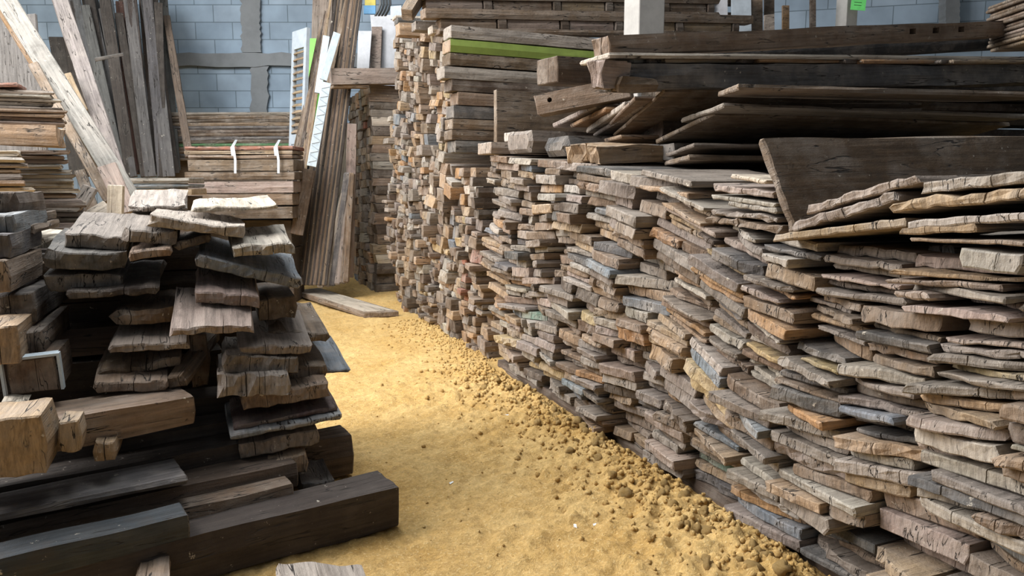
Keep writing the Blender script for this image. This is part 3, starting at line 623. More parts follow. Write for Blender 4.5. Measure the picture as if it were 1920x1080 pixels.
RT = [  # right-hand tower, top down
    ('slab', 'rounded pale slab lying highest at the back of the cross-piled stack', 238, 388, 398, 352, 3.35, 0.42, 'pale grey', dict(pitch=9, round_end=0.03)),
    ('plank', 'pale pinkish topped plank with a pointed end, top of the stack beside the aisle', 362, 393, 400, 520, 3.15, 0.40, 'bone', dict(pitch=5, yr=391)),
    ('plank', 'thick grey slab sloping across the top of the cross-piled stack', 275, 404, 424, 462, 3.0, 0.42, 'pale grey', dict(yr=446, pitch=3, ragged=0.012)),
    ('plank', 'dark board under the thick grey sloping slab', 330, 455, 470, 400, 3.05, 0.5, 'dark brown', dict(ragged=0.02, yr=452)),
    ('plank', 'cracked rough plank end with a corrugated edge beside the aisle', 438, 466, 486, 556, 2.95, 0.42, 'pale grey', dict(cracks=5, pitch=7, ragged=0.016, yr=474, roll=0)),
    ('plank', 'large pale board sloping down toward the aisle below the corrugated plank end', 362, 478, 500, 566, 2.98, 0.48, 'blue-grey', dict(yr=541, pitch=6)),
    ('plank', 'small pale plank resting on the pinkish flat plank', 364, 548, 570, 490, 2.92, 0.36, 'pinkish grey', dict(pitch=9, yr=577)),
    ('plank', 'broad pinkish plank with nail holes sloping toward us at mid-stack', 318, 612, 626, 476, 2.78, 0.34, 'pinkish grey', dict(pitch=17, yr=628, cracks=1)),
    ('plank', 'dark plank jutting toward the aisle behind the broad pinkish plank', 485, 560, 600, 560, 3.05, 0.5, 'dark brown', dict()),
    ('plank', 'brown plank end pointing at the aisle, above the blue-grey sheet', 500, 622, 640, 618, 3.05, 0.55, 'umber', dict(pitch=4, yr=640)),
    ('plank', 'wide grey plank below the broad pinkish plank, ragged edge', 448, 650, 668, 588, 2.9, 0.45, 'grey', dict(pitch=8, ragged=0.012, yr=662)),
    ('sheet', 'blue-grey painted sheet jutting out over the sand', 540, 700, 708, 655, 3.1, 0.5, 'blue-grey', dict(pitch=6, cracks=0)),
    ('plank', 'bark-edged grey block above the rough notched block', 418, 668, 700, 560, 2.88, 0.4, 'grey', dict(cracks=3, ragged=0.02, yr=700)),
    ('plank', 'brown plank behind the rough notched block, reaching over the sand', 540, 690, 712, 618, 2.98, 0.45, 'umber', dict(cracks=1)),
    ('block', 'rough grey notched block with splintered end grain', 408, 708, 748, 548, 2.82, 0.4, 'pale grey', dict(cracks=6, ragged=0.03, yr=738, wave=0.02)),
    ('plank', 'brown plank under the rough notched block', 455, 742, 770, 620, 2.85, 0.45, 'brown', dict(yr=742, cracks=2)),
    ('sheet', 'dark maroon panel lying on the blue-grey panel', 440, 797, 806, 632, 2.84, 0.38, (0.075, 0.045, 0.042), dict(pitch=5, yr=772, cracks=0)),
    ('sheet', 'thin blue-grey panel under the maroon panel', 430, 814, 823, 643, 2.8, 0.42, 'blue-grey', dict(pitch=4, yr=790, cracks=0)),
    ('plank', 'grey plank end below the blue-grey panel', 446, 832, 860, 606, 2.82, 0.5, 'grey', dict(yr=832)),
    ('block', 'small brown block with a pale chip at the foot of the stack', 498, 862, 896, 578, 2.78, 0.3, 'tan', dict(yr=886)),
]
LT = [
    ('slab', 'thick pale-topped slab on the back tower of the stack', 120, 437, 464, 246, 3.12, 0.5, 'grey', dict(pitch=7, yr=470)),
    ('slab', 'rounded grey slab end beside the thick sloping slab', 222, 428, 452, 336, 3.0, 0.5, 'grey', dict(pitch=6, yr=462, round_end=0.04)),
    ('slab', 'thick slab with a pale worn top lowest of the three top slabs', 78, 472, 506, 236, 3.05, 0.5, 'dark grey', dict(pitch=6, yr=508, round_end=0.05, wave=0.01)),
    ('plank', 'small sawn piece tucked under the rounded grey slab', 241, 474, 490, 328, 2.96, 0.4, 'brown', dict(yr=478, pitch=4)),
    ('plank', 'dark thick plank below the pale worn slab', 85, 515, 548, 232, 3.08, 0.55, 'dark grey', dict(pitch=3, yr=546)),
    ('plank', 'dark plank with a bright nick on its top at mid-tower', 128, 546, 560, 300, 3.02, 0.5, 'black-brown', dict(pitch=6, yr=552)),
    ('log', 'dark rounded log end in the shadow at mid-tower', 206, 584, 612, 340, 3.0, 0.55, 'umber', dict(bevel=0.02, yr=606, round_end=0.05)),
    ('plank', 'dusty plank with a pale top above the rotten split plank', 206, 648, 662, 358, 2.92, 0.4, 'grey', dict(pitch=9, yr=655, cracks=1)),
    ('plank', 'rotten split plank with a hollow in its top', 190, 690, 704, 338, 2.95, 0.4, 'umber', dict(pitch=6, cracks=3, wave=0.035, ragged=0.02)),
    ('plank', 'brown plank end with nail holes lying on the weathered beam', 176, 718, 738, 314, 2.86, 0.4, 'brown', dict(pitch=8, yr=732)),
    ('plank', 'narrow brown plank beside the nail-holed plank end', 313, 708, 730, 352, 2.88, 0.45, 'brown', dict(pitch=10, yaw=-18, yr=722)),
    ('plank', 'dark upright-edged plank standing in the gap between the two towers', 360, 628, 725, 400, 3.1, 0.4, 'umber', dict(cracks=1)),
]
for i, (nm, lab, xl, yt, yb, xr, Y, L, col, kw) in enumerate(RT): front('short_' + nm, lab, nm, xl, yt, yb, xr, Y, L, col, 700 + i, **kw)
for i, (nm, lab, xl, yt, yb, xr, Y, L, col, kw) in enumerate(LT): front('short_' + nm, lab, nm, xl, yt, yb, xr, Y, L, col, 740 + i, **kw)
# long beams under the towers: right end at (xr, yt..yb)
def lbeam(name, label, cat, xr, yt, yb, Y, yaw, L, W, col, seed, **k):
    a = PY(xr, yt, Y); b = PY(xr, yb, Y); d = Vector((-math.cos(R(yaw)), -math.sin(R(yaw)), 0)); T = (a.z - b.z)
    A = (a + b) / 2 + Vector((-d.y, d.x, 0)) * -(W / 2) * 1.0
    A = (a + b) / 2 + Vector((math.sin(R(yaw)) * -1, math.cos(R(yaw)), 0)) * (W / 2)
    k.setdefault('n', 8); k.setdefault('stations', 20); k.setdefault('rough', 0.006)
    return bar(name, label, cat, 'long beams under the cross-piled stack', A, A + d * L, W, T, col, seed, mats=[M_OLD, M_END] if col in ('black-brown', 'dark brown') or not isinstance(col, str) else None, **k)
LB = [('heavy_beam', 'black-brown beam lowest at the front, its end on the sand', 'beam', 750, 912, 988, 2.55, 12, 2.0, 0.18, 'black-brown'),
      ('heavy_beam', 'dark beam behind, ending below the maroon panel on the sand', 'beam', 663, 816, 890, 3.1, 8, 1.5, 0.17, 'dark brown'),
      ('heavy_beam', 'reddish brown rounded beam lying on the black-brown beam', 'beam', 552, 908, 952, 2.62, 12, 1.5, 0.15, 'umber'),
      ('heavy_beam', 'brown beam under the plank with the bright top', 'beam', 560, 868, 910, 2.72, 12, 1.5, 0.2, 'dark brown'),
      ('flat_plank', 'dark plank with a bright daylit top near the bottom', 'plank', 352, 893, 906, 2.58, 13, 1.1, 0.2, 'dark grey'),
      ('flat_plank', 'short blue-black plank at the front of the bottom beams', 'plank', 356, 966, 1012, 2.40, 13, 0.9, 0.12, (0.035, 0.042, 0.05)),
      ('weathered_beam', 'weathered beam with a pale torn top carrying the towers', 'beam', 366, 742, 796, 2.76, 18, 0.9, 0.22, 'brown'),
      ('heavy_beam', 'dark beam in the shadow under the weathered beam', 'beam', 500, 822, 868, 2.85, 12, 1.3, 0.16, 'black-brown'),
      ('heavy_beam', 'dark reddish beam set back behind the two towers, upper', 'beam', 362, 600, 648, 3.4, 6, 1.3, 0.16, 'dark brown'),
      ('heavy_beam', 'dark beam set back behind the two towers, lower', 'beam', 420, 655, 728, 3.38, 6, 1.4, 0.18, 'black-brown'),
      ('heavy_beam', 'dark beam joining the towers behind the rough notched block', 'beam', 480, 735, 800, 3.15, 6, 1.4, 0.18, 'black-brown')]
LB += [('heavy_beam', f'dark board set back in the shadow between the two towers, {w_}', 'board', 545, a_, a_ + 44, 3.62, 5, 1.7, 0.2, 'black-brown') for a_, w_ in ((452, 'topmost'), (498, 'second from the top'), (544, 'third from the top'), (590, 'fourth from the top'))]  # black filler boards added for the deep shade between the towers
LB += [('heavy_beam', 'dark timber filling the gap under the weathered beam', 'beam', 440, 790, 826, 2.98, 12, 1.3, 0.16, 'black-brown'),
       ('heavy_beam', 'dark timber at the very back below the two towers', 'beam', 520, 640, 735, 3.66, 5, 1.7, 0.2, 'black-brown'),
       ('heavy_beam', 'lowest dark timber at the back under the two towers', 'beam', 540, 740, 815, 3.5, 5, 1.7, 0.2, 'black-brown')]  # dark fillers added to keep the shaded gaps black and hide the floor
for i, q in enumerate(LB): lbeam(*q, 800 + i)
front('sawn_block', 'orange-brown sawn block with a pale blue top, cut end facing us', 'block', -60, 792, 905, 100, 2.45, 0.2, 'tan', 830, yr=886, cracks=0, wave=0.0, skew=0.0, ragged=0.004)
front('sawn_block', 'small orange block with a bolt hole beside the large sawn block', 'block', 112, 792, 850, 160, 2.55, 0.12, 'tan', 831, cracks=0, wave=0.0)
front('sawn_block', 'small pale chipped block under the weathered beam', 'block', 176, 832, 868, 222, 2.62, 0.25, 'tan', 832, cracks=1)
front('sawn_block', 'dark block between the two bottom beams on the sand', 'block', 568, 908, 946, 632, 2.78, 0.25, 'dark grey', 833, cracks=0)
front('short_plank', 'grey weathered plank end lying on the sand at the bottom edge', 'plank', 512, 1078, 1102, 690, 2.15, 0.10, 'pale grey', 834, roll=2, yr=1116)
front('short_plank', 'brown plank scrap below the black-brown beam', 'plank', 255, 1092, 1118, 322, 2.25, 0.2, 'brown', 835)
# white-edged box section and the blocks down the left edge
def box_section():
    a = PY(6, 674, 2.8); r_ = PY(110, 668, 2.8); b = PY(6, 744, 2.8); W = r_.x - a.x; H = a.z - b.z
    e = bpy.data.objects.new('painted_timber', None); COL.objects.link(e); e.location = (a.x, 2.8, b.z); e.rotation_euler = (0, R(-3), 0)
    tag(e, 'dark timber end with white painted edges on the left stack', 'timber')
    o = plank('core', 0.3, W - 0.012, H - 0.01, random.Random(9), 'umber', cracks=1); o.parent = e; o.location = (W / 2, 0.006, 0); o.rotation_euler = (0, 0, R(90))
    t = 0.008
    boxes('white_edge', [(0, W, -0.004, 0.05, H - t, H)], M_WHITE, e); boxes('white_edge', [(-t, 0, -0.004, 0.02, 0, H)], M_WHITE, e); boxes('white_edge', [(W, W + t, -0.004, 0.03, 0, H)], M_WHITE, e)
box_section()
EDGE = [(-40, 617, 688, 46, 2.75, 'tan', 'ochre block end above the white-edged timber'), (46, 622, 668, 90, 2.9, 'dark brown', 'dark rounded block beside the ochre block end'),
        (-40, 556, 612, 76, 3.0, 'black-brown', 'black block end above the ochre block end'), (-40, 492, 552, 28, 2.9, 'brown', 'brown block end with a pale edge at the frame edge'),
        (-40, 440, 486, 26, 2.95, 'dark grey', 'dark block second from the top down the left edge'), (-40, 404, 438, 34, 3.05, 'blue-grey', 'blue-grey topped block at the top down the left edge'),
        (-40, 362, 402, 38, 3.3, 'dark brown', 'dark brown block behind the blue-grey topped block'), (32, 404, 420, 62, 3.35, 'dark brown', 'small dark timber end behind the left edge blocks, upper'),
        (30, 422, 440, 68, 3.3, 'brown', 'small brown timber end behind the left edge blocks, lower'), (30, 446, 470, 122, 3.6, 'pale grey', 'pale flat timber behind the thick slab'),
        (35, 478, 500, 90, 3.5, 'dark grey', 'dark timber in the gap beside the pale worn slab'), (50, 495, 525, 100, 3.45, 'umber', 'brown timber in the gap below the dark timber'),
        (-40, 690, 742, 4, 2.9, 'dark brown', 'dark block beside the white-edged timber')]
for i, (xl, yt, yb, xr, Y, col, lab) in enumerate(EDGE): front('stacked_block', lab, 'block', xl, yt, yb, xr, Y, 0.55, col, 850 + i, cracks=1, n=6)
for i, (x0, y0, x1, y1, D, col, lab) in enumerate(((80, 606, 200, 592, 3.30, 'bone', 'bright narrow strip of wood seen through the dark tower'), (190, 572, 235, 556, 3.3, 'bone', 'bright slanting offcut in the gap of the tower'), (126, 572, 170, 562, 3.25, 'bone', 'small bright offcut below the dark plank'))):
    bar('wood_strip', lab, 'strip', None, PD(x0, y0, D), PD(x1, y1, D), 0.05, 0.02, col, 870 + i, cracks=0)
front('wood_scrap', 'pale wood scrap on the pale blue top of the sawn block', 'scrap', 8, 757, 763, 52, 2.75, 0.06, 'bone', 880, cracks=0, n=4, pitch=8)

# ================================================================== BACK LEFT: stacked boards with slanting ends
def back_stack(seed, x_edge, y0, y1, Y, rows, L, W, where, group, pal, lean):
    rng = random.Random(seed); zt = PY(x_edge, y0, Y).z; zb = PY(x_edge, y1, Y).z; H = (zt - zb) / rows
    for i in range(rows):
        z = zb + i * H; f = i / rows
        xr = PY(x_edge + lean(f) + rng.uniform(-9, 9), 340, Y).x; col = pick(rng, pal)
        o = plank('stacked_board', L, W * rng.uniform(0.85, 1), H * rng.uniform(0.78, 0.95), rng, col, skew=rng.uniform(-0.6, -0.1), cracks=rng.choice((0, 1)), n=5, rough=0.006, ragged=0.02, wave=0.01)
        o.matrix_world = Matrix.Translation((xr, Y + W / 2 + rng.uniform(-0.03, 0.03), z)) @ Matrix.Rotation(math.pi + rng.uniform(-0.05, 0.05), 4, 'Z') @ Matrix.Rotation(rng.gauss(0, 0.008), 4, 'Y')
        tag(o, f'{col} board, {ordn(i + 1)} up in the {where}', 'board', group)
PAL_B = [('tan', 2), ('pinkish grey', 4), ('pale grey', 6), ('bone', 2), ('brown', 2), ('grey', 4)]
back_stack(91, 130, 172, 235, 6.2, 9, 1.4, 0.30, 'upper rear stack by the slanting planks', 'boards in the rear stack', PAL_B, lambda f: -40 * f)
back_stack(92, 118, 280, 470, 5.9, 21, 1.3, 0.32, 'sloping rear stack', 'boards in the sloping rear stack', PAL_B, lambda f: 52 * (1 - f) - 10)
back_stack(93, 30, 282, 470, 5.5, 17, 1.0, 0.2, 'small rear stack', 'boards in the small rear stack', PAL_B, lambda f: 14 * (1 - f))
bar('long_plank', 'thick pale weathered plank lying across the rear board stacks', 'plank', None, PY(116, 258, 5.75), PY(-140, 246, 5.75), 0.26, 0.125, 'tan', 94, ragged=0.02, wave=0.02)
bar('long_plank', 'orange-red board on top of the rear board stack', 'board', None, PY(42, 163, 6.3), PY(-140, 165, 6.3), 0.3, 0.025, 'reddish', 95)
bar('panel_board', 'wide grey-brown panel standing behind the slanting planks', 'panel', None, PD(20, 30, 7.6), PD(45, 330, 7.4), 0.5, 0.03, (0.15, 0.135, 0.13), 96, up=_H * -1, cracks=0, mats=[M_OLD, M_OLD])
# light broken offcuts behind the stack
rng = random.Random(97)
for i, (x, y, ln, an, col, lab) in enumerate(((212, 512, 330, 88, 'bone', 'pinkish upright offcut standing behind the cross-piled stack'), (75, 410, 60, 50, 'bone', 'pale split offcut leaning in the scrap heap, first from the left edge blocks'), (100, 400, 70, 62, 'pale grey', 'pale split offcut in the middle of the scrap heap'),
        (128, 405, 75, 55, 'bone', 'bright split offcut in the scrap heap beside the slanting planks'), (150, 385, 80, 60, 'pale grey', 'grey split offcut leaning toward the slanting planks'), (60, 395, 50, 20, 'bone', 'short pale offcut lying low in the scrap heap'), (180, 400, 55, 30, 'bone', 'pale offcut at the foot of the slanting planks'), (165, 415, 70, 8, 'tan', 'tan offcut lying flat at the foot of the slanting planks'))):
    D = 5.0 + i * 0.06; a = R(an); dx, dy = math.cos(a) * ln, -math.sin(a) * ln
    bar('wood_offcut', lab, 'offcut', 'pale offcuts in the scrap heap', PD(x - dx / 2, y - dy / 2, D), PD(x + dx / 2, y + dy / 2, D + 0.12), 0.115, 0.025, col, 900 + i, up=(_H * -1 + UP * 0.5), cracks=1, ragged=0.03, n=6)
# slanting planks across the left
def lean_plank(label, x0, y0, D0, x1, y1, D1, wpx, T, col, seed, name='leaning_plank', cat='plank', group=None, mats=None, **k):
    A = PD(x0, y0, D0); B = PD(x1, y1, D1); k.setdefault('stations', 16)
    return bar(name, label, cat, group, A, B, wpx * (D0 + D1) / 2 / FPX, T, col, seed, up=to_cam((A + B) / 2), mats=mats, n=6, **k)
lean_plank('long pale grey plank slanting across the left, broad face to us', 258, 395, 5.9, -8, -30, 6.6, 36, 0.035, (0.25, 0.235, 0.22), 910, cracks=0)
lean_plank('thin orange-edged board slanting just below the long pale grey plank', 236, 395, 5.95, -6, 10, 6.65, 12, 0.03, 'honey-brown', 911, cracks=0)
lean_plank('brown narrow plank slanting lowest of the slanting planks', 205, 378, 5.8, 62, 120, 6.3, 18, 0.04, 'brown', 912, cracks=0)
lean_plank('pale grey grooved plank leaning steeply behind the slanting planks', 222, 330, 7.2, 103, -30, 8.0, 28, 0.04, (0.24, 0.215, 0.205), 913, cracks=0)
lean_plank('tan board end standing between the slanting planks', 150, 210, 7.3, 118, 140, 7.4, 28, 0.03, 'tan', 914, cracks=0)
lean_plank('short grey-brown plank leaning at the foot of the slanting planks', 240, 400, 5.6, 200, 310, 5.8, 34, 0.03, 'pinkish grey', 915, cracks=1)
lean_plank('dark short plank at the foot of the slanting planks', 178, 400, 5.7, 150, 320, 5.9, 20, 0.03, 'umber', 916, cracks=1)
# dark bundle of long planks leaning on the wall
rng = random.Random(98)
DK = ['dark grey', 'black-brown', 'dark grey', 'black-brown', 'dark grey', 'dark brown']
for i in range(33):
    row = i % 3; f = (i // 3) / 10.0
    xb = 206 + 112 * f + rng.uniform(-12, 12) + row * 3; xt = 128 + 172 * f + rng.uniform(-22, 22)
    yt = rng.uniform(-45, 25) if row else rng.uniform(-30, 40); yb = 332 - row * 6
    cc = DK[i % 6] if i not in (4, 13) else 'blue-grey'
    if i == 16: cc = 'reddish'
    lean_plank(f'{cc} long plank leaning on the block wall, {ordn(i // 3 + 1)} across, {("front", "middle", "rear")[row]} row', xb, yb, 8.9 + row * 0.16, xt, yt, 9.75 + row * 0.2, rng.uniform(12, 20), 0.025, cc if cc != 'reddish' else (0.12, 0.055, 0.04), 920 + i, group='dark planks leaning on the block wall', cracks=0, stations=8, mats=[M_OLD, M_OLD])
lean_plank('narrow single plank leaning apart from the dark bundle', 355, 295, 8.6, 312, 30, 9.9, 13, 0.03, 'dark brown', 950, cracks=0, mats=[M_OLD, M_OLD])
lean_plank('short dark cross strip tying the dark leaning bundle', 178, 112, 8.75, 232, 102, 8.75, 6, 0.012, 'dark grey', 951, cracks=0, name='tie_strip', cat='strip')
lean_plank('dark wide board leaning at the outer side of the dark bundle', 150, 330, 9.1, 108, 70, 9.9, 30, 0.03, 'black-brown', 952, cracks=0, mats=[M_OLD, M_OLD])
lean_plank('second dark wide board leaning behind the grooved pale plank', 178, 330, 9.15, 140, 72, 9.95, 36, 0.03, 'black-brown', 953, cracks=0, mats=[M_OLD, M_OLD])

# ================================================================== BACK MIDDLE: long boards stacked against the wall
rng = random.Random(99)
def long_rows(rows, x0, x1, Y_D, where, group, cols, seed, W=0.35):
    rng = random.Random(seed)
    for i, (yt, yb) in enumerate(rows):
        c_ = cols[i % len(cols)]; a = PD(x0 + rng.uniform(-4, 8), (yt + yb) / 2, Y_D); b = PD(x1 + rng.uniform(-3, 3), (yt + yb) / 2 - 1, Y_D)
        T = (yb - yt) * Y_D / FPX * 0.9
        bar('long_board', f'{c_} long board, {ordn(i + 1)} down in the {where}', 'board', group, a, b, W, T, c_ if c_ != 'green' else (0.06, 0.16, 0.06), seed + i, cracks=0, n=4, stations=10, rough=0.006)
rws = []; y = 213
for i in range(14): rws.append((y, y + 6.2)); y += 6.4
long_rows(rws, 322, 575, 9.6, 'low board stack against the block wall', 'long boards stacked against the wall', ['grey', 'umber', 'dark brown', 'brown', 'dark grey', 'dark brown', 'umber', 'dark grey', 'dark brown', 'green', 'umber', 'brown', 'dark grey', 'umber'], 1000)
rws2 = [(276, 283), (284, 291), (292, 299), (300, 322), (323, 338), (340, 362), (363, 385), (386, 410)]
long_rows(rws2, 362, 560, 7.8, 'strapped stack before the louvred door', 'boards in the strapped stack', ['reddish', 'tan', 'brown', 'brown', 'umber', 'pinkish grey', 'brown', 'umber'], 1040, 0.4)
long_rows([(334, 345), (346, 353), (354, 366)], 240, 372, 7.0, 'flat stack behind the rounded pale slab', 'boards in the flat stack', ['pale grey', 'blue-grey', 'tan'], 1060)
def strap(label, x):
    V = []; Fc = []
    prof = [(x - 4, 292), (x - 6, 277), (x + 3, 262), (x - 3, 274), (x + 1, 300), (x + 1, 325)]
    for i, (px_, py_) in enumerate(prof):
        for dx in (-2.2, 2.2):
            p = PD(px_ + dx, py_, 7.56); V += [p, p + _H * 0.006]
    n_ = len(prof)
    for i in range(n_ - 1):
        k = i * 4; Fc += [(k, k + 2, k + 6, k + 4), (k + 1, k + 5, k + 7, k + 3), (k, k + 4, k + 5, k + 1), (k + 2, k + 3, k + 7, k + 6)]
    tag(mesh_obj('packing_strap', V, Fc, [M_STRAP]), label, 'strap')
strap('white plastic strap knotted round the strapped stack, beside the louvred door', 521); strap('white plastic strap round the strapped stack, farther from the louvred door', 440)

# louvred door leaf and lime panel
def louvred_door():
    D = 8.7; bl = PD(537, 420, D); br = PD(574, 420, D + 0.15); tl = PD(546, 90, D); tr = PD(570, 56, D - 0.02)
    e = bpy.data.objects.new('louvred_door', None); COL.objects.link(e); e.location = bl; W = 0.36
    x = (PD(578, 300, D - 0.38) - PD(540, 300, D)); x.z = 0; x.normalize()
    up = (PD(548, 60, D + 0.1) - PD(537, 420, D)); H = up.length; up.normalize(); y = up.cross(x).normalized(); x = y.cross(up)
    e.matrix_world = Matrix(((x.x, y.x, up.x, bl.x), (x.y, y.y, up.y, bl.y), (x.z, y.z, up.z, bl.z), (0, 0, 0, 1)))
    tag(e, 'pale grey door leaf with a louvred upper panel, standing beside the green panel', 'door')
    s = 0.06; t = 0.04
    boxes('stile', [(0, s, 0, t, 0, H)], M_DOOR, e); boxes('stile', [(W - s, W, 0, t, 0, H)], M_DOOR, e)
    boxes('rail', [(s, W - s, 0, t, H - 0.2, H)], M_DOOR, e); boxes('rail', [(s, W - s, 0, t, H * 0.42, H * 0.47)], M_DOOR, e)
    boxes('lower_panel', [(s, W - s, 0.012, t - 0.012, 0, H * 0.42)], M_DOOR, e)
    z = H * 0.47; k = 0
    while z < H - 0.24:
        o = plank('louvre_slat', W - 2 * s + 0.01, 0.055, 0.012, random.Random(k), 'tan', cracks=0, n=3, stations=5); o.parent = e
        o.location = (s - 0.005, t / 2, z + 0.03); o.rotation_euler = (R(40), 0, 0); z += 0.072; k += 1
louvred_door()
def flat_panel(name, label, cat, q, D, th, mat, col=None):
    V = [PD(x, y, d) for (x, y, d) in q]; n_ = len(V); V += [p + _H * th for p in V]
    Fc = [tuple(range(n_))[::-1], tuple(range(n_, 2 * n_))] + [(i, (i + 1) % n_, n_ + (i + 1) % n_, n_ + i) for i in range(n_)]
    o = mesh_obj(name, V, Fc, [mat]); o.color = (*(WOOD[col] if col else (0.3, 0.3, 0.3)), 1)
    return tag(o, label, cat)
flat_panel('green_panel', 'bright lime green painted panel behind the leaning strips', 'panel', [(566, 250, 9.0), (600, 250, 9.0), (628, 72, 9.3), (573, 72, 9.3)], 0, 0.04, M_LIME)
# strips leaning over the aisle
rng = random.Random(100)
G = 'strips leaning at the end of the aisle'
for i in range(8):
    f = i / 7
    lean_plank(f'thin brown strip in the outer leaning bunch, {ordn(i + 1)} from the louvred door', 505 + 46 * f, 470, 8.0 - 0.05 * f, 596 + 22 * f + rng.uniform(-3, 3), 75 - 80 * f + rng.uniform(-12, 12) - (0 if i > 1 else -60 + 60 * i), 8.8, rng.uniform(4, 6), 0.012, rng.choice(('umber', 'brown', 'dark brown', 'tan')), 1100 + i, name='leaning_strip', cat='strip', group=G, cracks=0)
for i in range(13):
    f = i / 12
    c_ = ('black-brown', 'umber', 'black-brown', 'brown')[i % 4]
    lean_plank(f'{c_} ribbed strip in the inner leaning bunch, {ordn(i + 1)} across toward the squared pile', 562 + 48 * f, 535, 8.0 - 0.02 * i, 634 + 48 * f + rng.uniform(-2, 2), -30, 8.75 - 0.02 * i, 5.5, 0.016, c_, 1120 + i, name='leaning_strip', cat='strip', group=G, cracks=0, mats=[M_OLD, M_OLD])
lean_plank('tall brown strip leaning highest, crossing the white painted strips', 566, 400, 7.9, 656, -30, 8.7, 8, 0.03, 'brown', 1140, name='leaning_strip', cat='strip', cracks=0)
lean_plank('wide dark greenish board leaning at the foot of the ribbed strips', 556, 440, 7.75, 580, 318, 7.95, 24, 0.025, 'umber', 1141, cracks=0, name='leaning_board', cat='board')
def white_strip(label, x0, y0, D0, x1, y1, D1, wpx, seed, carve):
    A = PD(x0, y0, D0); B = PD(x1, y1, D1); W = wpx * D0 / FPX
    e = bpy.data.objects.new('white_strip', None); COL.objects.link(e)
    frame(e, A, B - A, to_cam((A + B) / 2)); L = (B - A).length; tag(e, label, 'strip')
    boxes('strip_body', [(0, L, -W / 2, W / 2, -0.012, 0.012)], M_WHITE, e, 0.003)
    if carve:
        V, Fc = [], []; n_ = int(L / 0.05)
        for i in range(n_):
            x = 0.03 + i * (L - 0.06) / n_; k = len(V)
            a, b = (-W * 0.38, W * 0.38) if i % 2 else (W * 0.38, -W * 0.38)
            V += [(x, a, 0.012), (x + 0.012, a, 0.012), (x + 0.045, b, 0.012), (x + 0.033, b, 0.012), (x + 0.003, a, 0.017), (x + 0.009, a, 0.017), (x + 0.042, b, 0.017), (x + 0.036, b, 0.017)]
            Fc += [tuple(j + k for j in f) for f in BOXF]
        mesh_obj('zigzag_carving', V, Fc, [M_DOOR], None, e)
white_strip('white strip with zigzag carving leaning at the aisle end', 584, 312, 7.7, 612, 155, 7.9, 17, 1, True)
white_strip('white painted strip leaning above the carved one', 606, 150, 7.95, 632, 62, 8.05, 13, 2, False)
white_strip('short pale blue strip leaning near the green panel', 596, 175, 8.1, 612, 68, 8.3, 12, 3, False)
# pale rounded strips nearest the squared pile
for i, (x0, x1, c_) in enumerate(((600, 648, 'pale grey'), (612, 650, 'grey'), (622, 652, 'dark grey'), (632, 655, 'grey'), (642, 658, 'umber'), (648, 660, 'brown'))):
    lean_plank(f'{c_} narrow pole leaning by the squared pile, {ordn(i + 1)} from the ribbed strips', x0, 540 - i * 2, 7.85, x1, 352 - (i % 3) * 14, 8.0, 13, 0.05, c_, 1150 + i, name='leaning_pole', cat='pole', group='narrow poles by the squared pile', cracks=0, bevel=0.015)
lean_plank('tall grey-brown board standing against the squared pile', 654, 520, 8.1, 660, 232, 8.12, 18, 0.04, 'pinkish grey', 1160, cracks=0, name='leaning_board', cat='board')
lean_plank('blue-white board standing behind the narrow poles', 636, 470, 8.3, 648, 230, 8.35, 14, 0.03, 'bone', 1161, cracks=0, name='leaning_board', cat='board')
lean_plank('tall pinkish board standing at the top behind the leaning strips', 600, 150, 9.4, 606, -30, 9.5, 34, 0.03, 'pinkish grey', 1162, cracks=0, name='leaning_board', cat='board')
lean_plank('second tall pinkish board standing behind the leaning strips', 628, 150, 9.5, 632, -30, 9.6, 20, 0.03, 'brown', 1163, cracks=0, name='leaning_board', cat='board')
